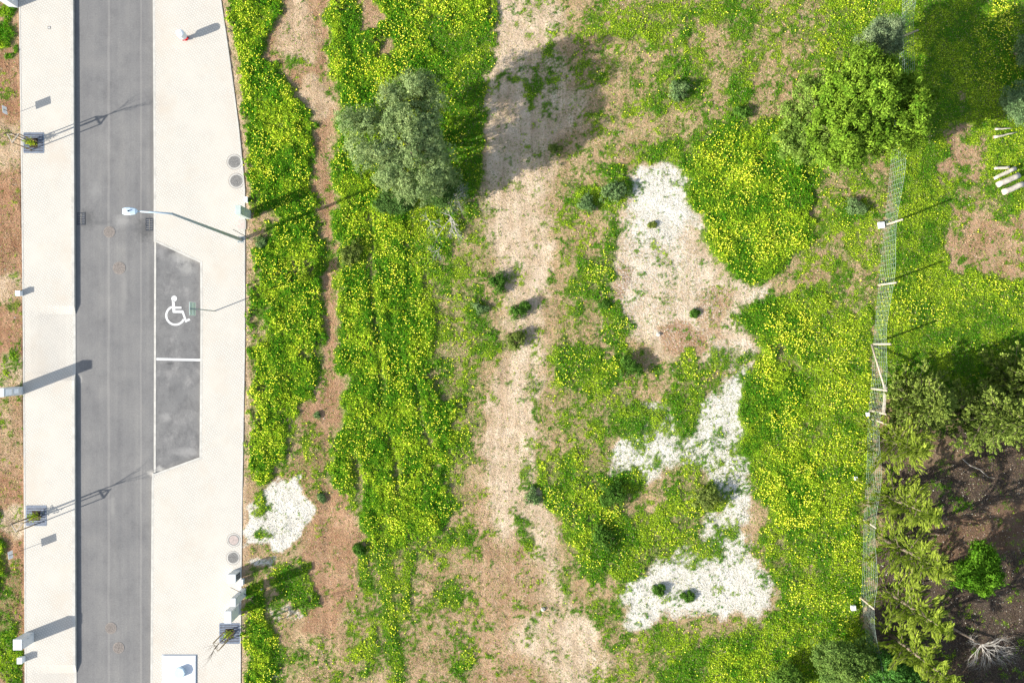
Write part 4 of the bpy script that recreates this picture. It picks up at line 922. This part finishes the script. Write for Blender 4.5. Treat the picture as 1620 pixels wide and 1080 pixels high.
# scattered shrubs of the field
def shrub(px,py,r,h,c1,c2,seed,label,n=26,per=170,leaf=.04):
    o = thing('shrub',label,'shrub',(*W(px,py),.06),'low shrubs scattered over the field'); rnd = random.Random(seed)
    b_ = MB(); limbs(b_,.0,r*1.1,h,rnd,6,.018,1); b_.build('stems',M['bark'],o)
    h *= .6; r *= 1.12; clump_crown(o,r*.9,.03,h,max(7,int(n*.55)),int(per*1.8),leaf,.34,c1,c2,seed,.28,(rnd.uniform(-.1,.1)*r,rnd.uniform(-.1,.1)*r),rnd.uniform(.65,1.15),(r*.18,r*.5),'foliage',.045); return o
DG = ((.03,.10,.012),(.13,.26,.04)); GG = ((.08,.16,.045),(.24,.35,.14)); OG = ((.06,.12,.015),(.27,.32,.08))
SHR = [(788,446,.52,.55,DG,'dark green shrub on the sandy track, topmost of the three in a curve'),
 (821,489,.50,.6,DG,'round dark green shrub on the sandy track, middle of the three in a curve'),
 (817,538,.55,.6,OG,'dark olive shrub on the sandy track, lowest of the three in a curve'),
 (758,488,.34,.35,GG,'small grey green shrub at the edge of the grass left of the three track shrubs'),
 (992,581,.70,.85,DG,'large dark shrub with yellow flowers around it below the sandy patch'),
 (1116,786,.80,.9,OG,'large dark olive shrub on the white chalk strip'),
 (968,783,.75,.8,DG,'dark shrub among dense flowers left of the chalk strip'),
 (1070,146,.62,.7,GG,'grey green shrub with a yellow green top in the upper field'),
 (972,304,.75,.6,GG,'grey green shrub left of the upper chalk patch, larger of a pair'),
 (926,326,.50,.45,GG,'grey green shrub, smaller lower left one of the pair by the upper chalk patch'),
 (876,235,.32,.3,OG,'small dark tuft alone beside the shaded sandy track'),
 (1042,931,.38,.35,DG,'dark shrub on the bright lower chalk patch, left of the two'),
 (1086,941,.32,.32,DG,'dark shrub on the bright lower chalk patch, right of the two'),
 (1097,497,.24,.25,DG,'tiny round green plant alone on reddish soil right of centre'),
 (1031,356,.20,.2,OG,'tiny tuft on the upper white chalk patch'),
 (955,851,.70,.6,DG,'dark shrub inside the bright yellow flower clump near the lower chalk patch'),
 (842,783,.40,.35,GG,'pale grey green low plant at the right edge of the track'),
 (569,868,.30,.4,DG,'small round bright green bush at the end of the red path'),
 (556,405,.62,.6,OG,'pale green leafy weed clump in the flower strip by the red path'),
 (1172,180,.42,.45,DG,'dark green bush above the big flowering clump'),
 (1350,330,.55,.5,GG,'grey green shrub by the first fence post'),
 (416,384,.32,.3,GG,'spiky grey green plant beside the foot of the street lamp'),
 (954,481,.26,.25,DG,'tiny dark green bush in the middle of the field'),
 (502,657,.14,.12,GG,'tiny grey green rosette on the bare path'),
 (510,785,.2,.14,GG,'low spiky weed on bare soil right of the left chalk patch')]
for i,(px,py,r,h,(c1,c2),lb) in enumerate(SHR): shrub(px,py,r,h,c1,c2,100+i,lb,int(14+34*r),160)

def conifer(name,label,px,py,H_,R_,seed,nbr,per,c1,c2,leafL,leafW,plume,group,droop=.25,spread=.5,sq=.8,z_low=.06,lean=(0,0),upw=.55,tuft=0):
    r = np.random.default_rng(seed); o = thing(name,label,'tree',(*W(px,py),.05),group)
    t_ = MB(); t_.tube([(0,0,-.1),(lean[0]*.3,lean[1]*.3,H_*.35),(lean[0]*.7,lean[1]*.7,H_*.7),(lean[0],lean[1],H_*.99)],[.11,.085,.05,.012],9); t_.build('trunk',M['bark'],o,True)
    b_ = MB(); PP=[]; UU=[]; TT=[]; 
    for k in range(nbr):
        t = z_low+(1-z_low)*(k/nbr)**.9; az = k*2.39996+r.uniform(-.3,.3); L_ = R_*(1-t)**sq*r.uniform(.7,1.12)+.18
        base = np.array([lean[0]*t,lean[1]*t,H_*t]); dh = np.array([math.cos(az),math.sin(az),0.])
        s = np.linspace(0,1,7)
        pts = base+dh[None,:]*(L_*s)[:,None]+np.array([0,0,1.])[None,:]*(L_*(upw*s-droop*s*s))[:,None]
        b_.tube([tuple(p) for p in pts],[.02*(1-q*.8)+.004 for q in s],4)
        n = int(per*(.35+L_/R_)); q = r.random(n)**.65; i = np.clip((q*6).astype(int),0,5); f = q*6-i
        if tuft: q = np.round(q*10)/10; i = np.clip((q*6).astype(int),0,5); f = q*6-i
        c = pts[i]*(1-f)[:,None]+pts[i+1]*f[:,None]; tang = unit(pts[i+1]-pts[i])
        side = r.normal(size=(n,3))
        if tuft:
            key = (q*10).astype(int)*4+r.integers(0,4,n); tab = r.normal(size=(60,3)); side = tab[key]*1.25+r.normal(size=(n,3))*tuft
        w_ = plume*(.3+1.0*np.sin(np.clip(q,.05,1)*3.0))*(.6+.6*L_/R_)
        P_ = c+side*(w_*.5)[:,None]*np.array([1,1,.55]); U = unit(tang*.9+unit(side)*spread+np.array([0,0,.15]))
        PP.append(P_); UU.append(U); TT.append(np.clip(q*.7+r.normal(0,.2,n),0,1))  # darker inner, paler tip tones put gap shade and sunlit ends into the colour
    b_.build('branches',M['bark'],o)
    P_ = np.concatenate(PP); U = np.concatenate(UU); T = np.concatenate(TT); n = len(P_); L_ = r.uniform(.6,1.3,n)*leafL
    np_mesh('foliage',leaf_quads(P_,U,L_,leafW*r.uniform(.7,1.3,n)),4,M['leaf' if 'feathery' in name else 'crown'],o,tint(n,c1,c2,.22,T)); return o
YG = ((.11,.19,.018),(.62,.72,.12)); GY='feathery yellow green conifers along the fence'  # first tone stands for shadowed gaps along the branches, second for bright tips
for i,(px,py,H_,R_,lb) in enumerate([(1392,694,4.6,2.3,'feathery yellow green conifer, topmost of the row below the fence gate'),
 (1396,782,5.6,2.1,'feathery yellow green conifer, second from the top of the row'),
 (1398,852,6.4,2.1,'feathery yellow green conifer, middle of the row'),
 (1396,930,6.6,2.05,'feathery yellow green conifer with bare twigs, fourth in the row'),
 (1402,998,6.8,1.6,'tallest feathery yellow green conifer leaning to the bottom right of the row')]):
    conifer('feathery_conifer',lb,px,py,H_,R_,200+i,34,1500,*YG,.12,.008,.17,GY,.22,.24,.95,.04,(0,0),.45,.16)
for i,(px,py) in enumerate([(1385,1120),(1440,1180)]):
    conifer('feathery_conifer',('feathery conifer just past the bottom edge, nearer the row','feathery conifer just past the bottom edge, farther down the row')[i],px,py,6.0,1.8,210+i,50,300,*YG,.085,.012,.34,GY)
DK = ((.022,.06,.01),(.42,.53,.11)); GD='dark spreading conifers at the right'  # first tone stands for black shaded gaps, second for lit tips
for i,(px,py,H_,R_,lb) in enumerate([(1425,632,4.3,2.1,'dark green spreading conifer next to the wooden fence frame'),
 (1512,652,6.8,2.4,'large green conifer pointing to the right edge, right of the one by the fence'),
 (1582,600,5.8,2.0,'dark shaded conifer at the right edge behind the large one')]):
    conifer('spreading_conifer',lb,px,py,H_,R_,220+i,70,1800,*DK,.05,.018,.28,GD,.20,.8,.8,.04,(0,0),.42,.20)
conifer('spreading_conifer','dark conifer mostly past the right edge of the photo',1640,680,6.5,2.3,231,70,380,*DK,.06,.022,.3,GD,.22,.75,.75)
broad_tree('added_evergreen','unseen evergreen tree added past the bottom edge below the bushes to shade the litter','tree',1370,1178,3.0,1.2,7.2,61,130,330,.08,.36,(.05,.12,.02),(.16,.26,.05),1.5,.25,None,(0,0),1,(.4,.7),.3,.12,30)  # both evergreens are added out of view to darken the litter
broad_tree('added_evergreen','unseen evergreen tree added for shade past the bottom edge right of the other evergreen','tree',1470,1200,3.0,1.2,7.5,62,130,330,.08,.36,(.05,.12,.02),(.16,.26,.05),1.5,.25,None,(0,0),1,(.4,.7),.3,.12,30)
conifer('spreading_conifer','dark conifer past the bottom right corner of the photo',1500,1130,6.5,2.4,232,60,380,*DK,.06,.024,.34,GD,.22,.75,.75)
conifer('spreading_conifer','dark conifer past the right edge near the bottom',1590,1140,6.5,2.4,233,60,380,*DK,.06,.024,.34,GD,.22,.75,.75)

# ------------------------------------------------------------------ dead wood
def dead(name,label,px,py,dirs,L_,r,seed,depth=3,z=.25,mt='deadwood',cat='dead branch',kids=3,spread=.45,trunk=None):
    o = thing(name,label,cat,(*W(px,py),.08)); rnd = random.Random(seed)
    if trunk: a = MB(); a.tube(trunk,[.07,.06,.05,.045],8); a.build('trunk',M[mt] if mt!='deadwood' else M['bark'],o)
    b_ = MB(); p0 = trunk[-1] if trunk else (0,0,z)
    for d in dirs:
        a = math.radians(d[0]); branch_rec(b_,p0,(math.cos(a),math.sin(a),d[2] if len(d)>2 else .05),L_*d[1],r,depth,rnd,spread,0,kids,None,5,.30)
    b_.build('twigs',M[mt],o); return o
dead('brushwood_pile','tangled heap of grey dead branches at the right foot of the olive tree',719,312,[(a,.7+.15*(a%4)) for a in range(0,360,17)],.72,.011,5,3,.35,'deadwood','brushwood',3,.7)
dead('dead_branch','pale bleached dead branch lying below the grey brushwood heap',714,345,[(-70,1.1),(-95,1.2),(-40,.9),(130,.5),(-115,1.3)],.95,.022,8,3,.3)
dead('dead_branch','thin forked pale branch lying left of the bleached dead branch',682,352,[(-80,1.),(-100,.7),(-10,.8),(150,.7)],.75,.014,9,2,.3)
dead('dead_branch','long thin bleached twigs running down left below the dead branches',697,392,[(-125,1.),(-140,.8),(-110,.7)],.75,.012,10,3,.25)
dead('dead_branch','bare grey twigs showing through the lower left of the carob tree',1293,212,[(20,1.),(-35,.9),(200,.8),(-120,.9),(60,.6)],.8,.014,12,3,2.75)
dead('dead_tree','leafless dead tree with pale fanned branches in the bottom right litter',1501,990,[(-3,1.25,.22),(-12,1.35,.15),(-20,1.2,.2),(-30,1.45,.15),(-45,1.2,.2),(-62,1.1,.15),(-82,1.05,.15),(-105,1.1,.12),(172,.75,.12),(12,1.0,.25),(-128,1.0,.12)],.92,.020,14,3,.5,'deadwood','dead tree',3,.42,
     [(0,0,.12),(.5,-.27,.2),(1.0,-.52,.3),(1.42,-.78,.4)])
a = MB(); o = thing('curved_twig','long thin pale curved twig on the litter below the large conifer','twig',(*W(1520,725),.14)); a.tube([(0,0,0),(.4,-.35,.03),(.9,-.55,.05),(1.35,-.95,.02),(1.7,-1.0,.02)],[.018,.018,.015,.01,.007],6); a.build('shaft',M['deadwood'],o)
# logs at the right edge
def log(px0,py0,px1,py1,r,z,label,jag=0,name='log',group='bleached logs at the right edge'):
    (xa,ya),(xb,yb) = W(px0,py0),W(px1,py1); o = thing(name,label,'log',(xa,ya,.1),group); dx,dy = xb-xa,yb-ya
    rnd = random.Random(int(px0*7+py0)); s = [0,.2,.4,.6,.8,1]; a = MB()
    a.tube([(dx*q+rnd.uniform(-.02,.02),dy*q+rnd.uniform(-.02,.02),z+rnd.uniform(-.01,.01)) for q in s],[r*(1-jag*q)*rnd.uniform(.92,1.06) for q in s],14); a.build('trunk_piece',M['palewood'],o,True,)
    l = math.hypot(dx,dy); a = MB(); a.tube([(-dx/l*.012,-dy/l*.012,z),(-dx/l*.004,-dy/l*.004,z)],[r*.86,r*.86],14); a.build('cut_end',M['stakewood'],o)
log(1606,279,1573,294,.15,.16,'thick bleached log, upper of the two parallel logs at the right edge')
log(1613,293,1582,306,.15,.16,'thick bleached log, lower of the two parallel logs at the right edge')
log(1601,268,1568,284,.12,.18,'bleached log with a hollow end above the two parallel logs',.35)
log(1592,266,1570,268,.08,.12,'short split piece of bleached wood above the logs',.2)
log(1571,205.5,1598,204,.055,.08,'upper thin bleached plank lying in the grass at the right',.7,'plank')
log(1568,219,1606,211,.075,.09,'lower thicker bleached plank lying in the grass at the right',.8,'plank')

# ------------------------------------------------------------------ wire fence
FB = [(1428,-60),(1422,60),(1414,180),(1403,290),(1397,356),(1387,450),(1379,543),(1375,613),(1371,655),(1368,740),(1364,820),(1360,940),(1368,1010),(1374,1110)]
fence = thing('wire_fence','wire mesh fence on rough wooden posts running down the right side','fence',(0,0,0))
H_F = 1.62
pts = [W(*p) for p in FB]; wm = MB(); seg = []
for (xa,ya),(xb,yb) in zip(pts,pts[1:]):
    l = math.hypot(xb-xa,yb-ya); n = max(1,int(l/.23))
    for k in range(n): q = k/n; seg.append((xa+(xb-xa)*q,ya+(yb-ya)*q))
seg.append(pts[-1]); rnd = random.Random(4)
wob = [(rnd.uniform(-.01,.01),rnd.uniform(-.01,.01)) for _ in seg]
top = lambda i,h: (seg[i][0]+.10*math.sin(i*.29)*h/H_F+wob[i][0],seg[i][1]+wob[i][1],.08+h*(1+.015*math.sin(i*.33)))
for i in range(len(seg)): wm.tube([top(i,0),top(i,.8),top(i,H_F)],.0052,3)
for k in range(10):
    h = H_F*k/9; step = 2
    wm.tube([top(i,h) for i in range(0,len(seg),step)]+[top(len(seg)-1,h)],.0075 if k in (0,9) else .005,3)
wm.build('wire_mesh',M['wire'],fence)
def fpost(px,py,tx,ty,h,r=.055,name='post',zt=None,z0=-.1):
    (xa,ya) = W(px,py); (xb,yb) = WH(tx,ty,h); m_ = MB(); m_.tube([(xa,ya,z0),((xa+xb)/2+.01,(ya+yb)/2,h/2),(xb,yb,h)],[r*1.05,r,r*.9],9); return m_.build(name,M['postwood'],fence,True)
fpost(1400,356,1428,347,1.75); fpost(1387,451,1418,447,1.7); fpost(1379,544,1409,544,1.7)
fpost(1376,614,1404,618,1.65); fpost(1373,648,1402,655,1.6,.06); fpost(1377,661,1405,672,1.7,.05); fpost(1364,820,1386,835,1.7,.045); fpost(1358,942,1383,963,1.8,.05)
fpost(1412,180,1440,170,1.7,.05); fpost(1422,60,1452,48,1.7,.05); fpost(1385,1050,1408,1072,1.7,.05)
(xa,ya),(xb,yb) = WH(1379,545,.15),WH(1399,612,1.5); m_ = MB(); m_.tube([(xa,ya,.15),(xb,yb,1.5)],[.05,.045],9); m_.build('brace',M['postwood'],fence,True)
(xa,ya),(xb,yb) = WH(1400,620,1.5),WH(1397,652,1.45); m_ = MB(); m_.obox(((xa+xb)/2,(ya+yb)/2,1.52),Vector((xb-xa,yb-ya,0)).normalized(),Vector((-(yb-ya),xb-xa,0)).normalized(),(0,0,1),math.hypot(xb-xa,yb-ya)/2,.06,.03); m_.build('rail',M['palewood'],fence)
# white boundary stones
def marker(px,py,r,h,label):
    o = thing('boundary_stone',label,'stone',(*W(px,py),.08),'white boundary stones',.12); a = MB(); a.box(-r,r,-r*1.1,r*1.1,-.1,h-.02); a.build('block',M['white'],o,False,.02)
    a = MB(); a.box(-r*.85,r*.85,-r*.95,r*.95,h-.019,h); a.build('painted_top',M['white'],o,False,.008)
marker(1391.5,357,.15,.24,'white square stone at the foot of the uppermost visible fence post')
marker(1370,654.5,.10,.2,'small white stone left of the wooden fence frame')
marker(1351,755,.08,.22,'small white stone in the flowers left of the second yellow conifer')
marker(1346.5,958,.12,.3,'white square stone in the grass left of the lower fence post')
def rock(px,py,r,label,mt='stone'):
    o = thing('rock',label,'rock',(*W(px,py),.10),'loose rocks'); rnd = random.Random(int(px)); a = MB(); n = 9
    prof = [(r*.9,-.05),(r,.2*r),(r*.75,.6*r),(r*.3,.8*r)]; a.lathe(0,0,prof,n); a.v = [(x_*rnd.uniform(.8,1.2),y_*rnd.uniform(.75,1.15),z_*rnd.uniform(.8,1.2)) for x_,y_,z_ in a.v]; a.build('boulder',M[mt],o)
rock(414,930,.10,'round tan rock beside the green plants near the pale cabinets'); rock(1359,329,.09,'orange tan rock upper left of the first fence post'); rock(1041,529,.11,'pale rock on bare sand in the middle of the field'); rock(859,962,.12,'pale flat rock on the lower part of the track'); rock(1398,613,.16,'pale rough rock wedged under the wooden fence frame')
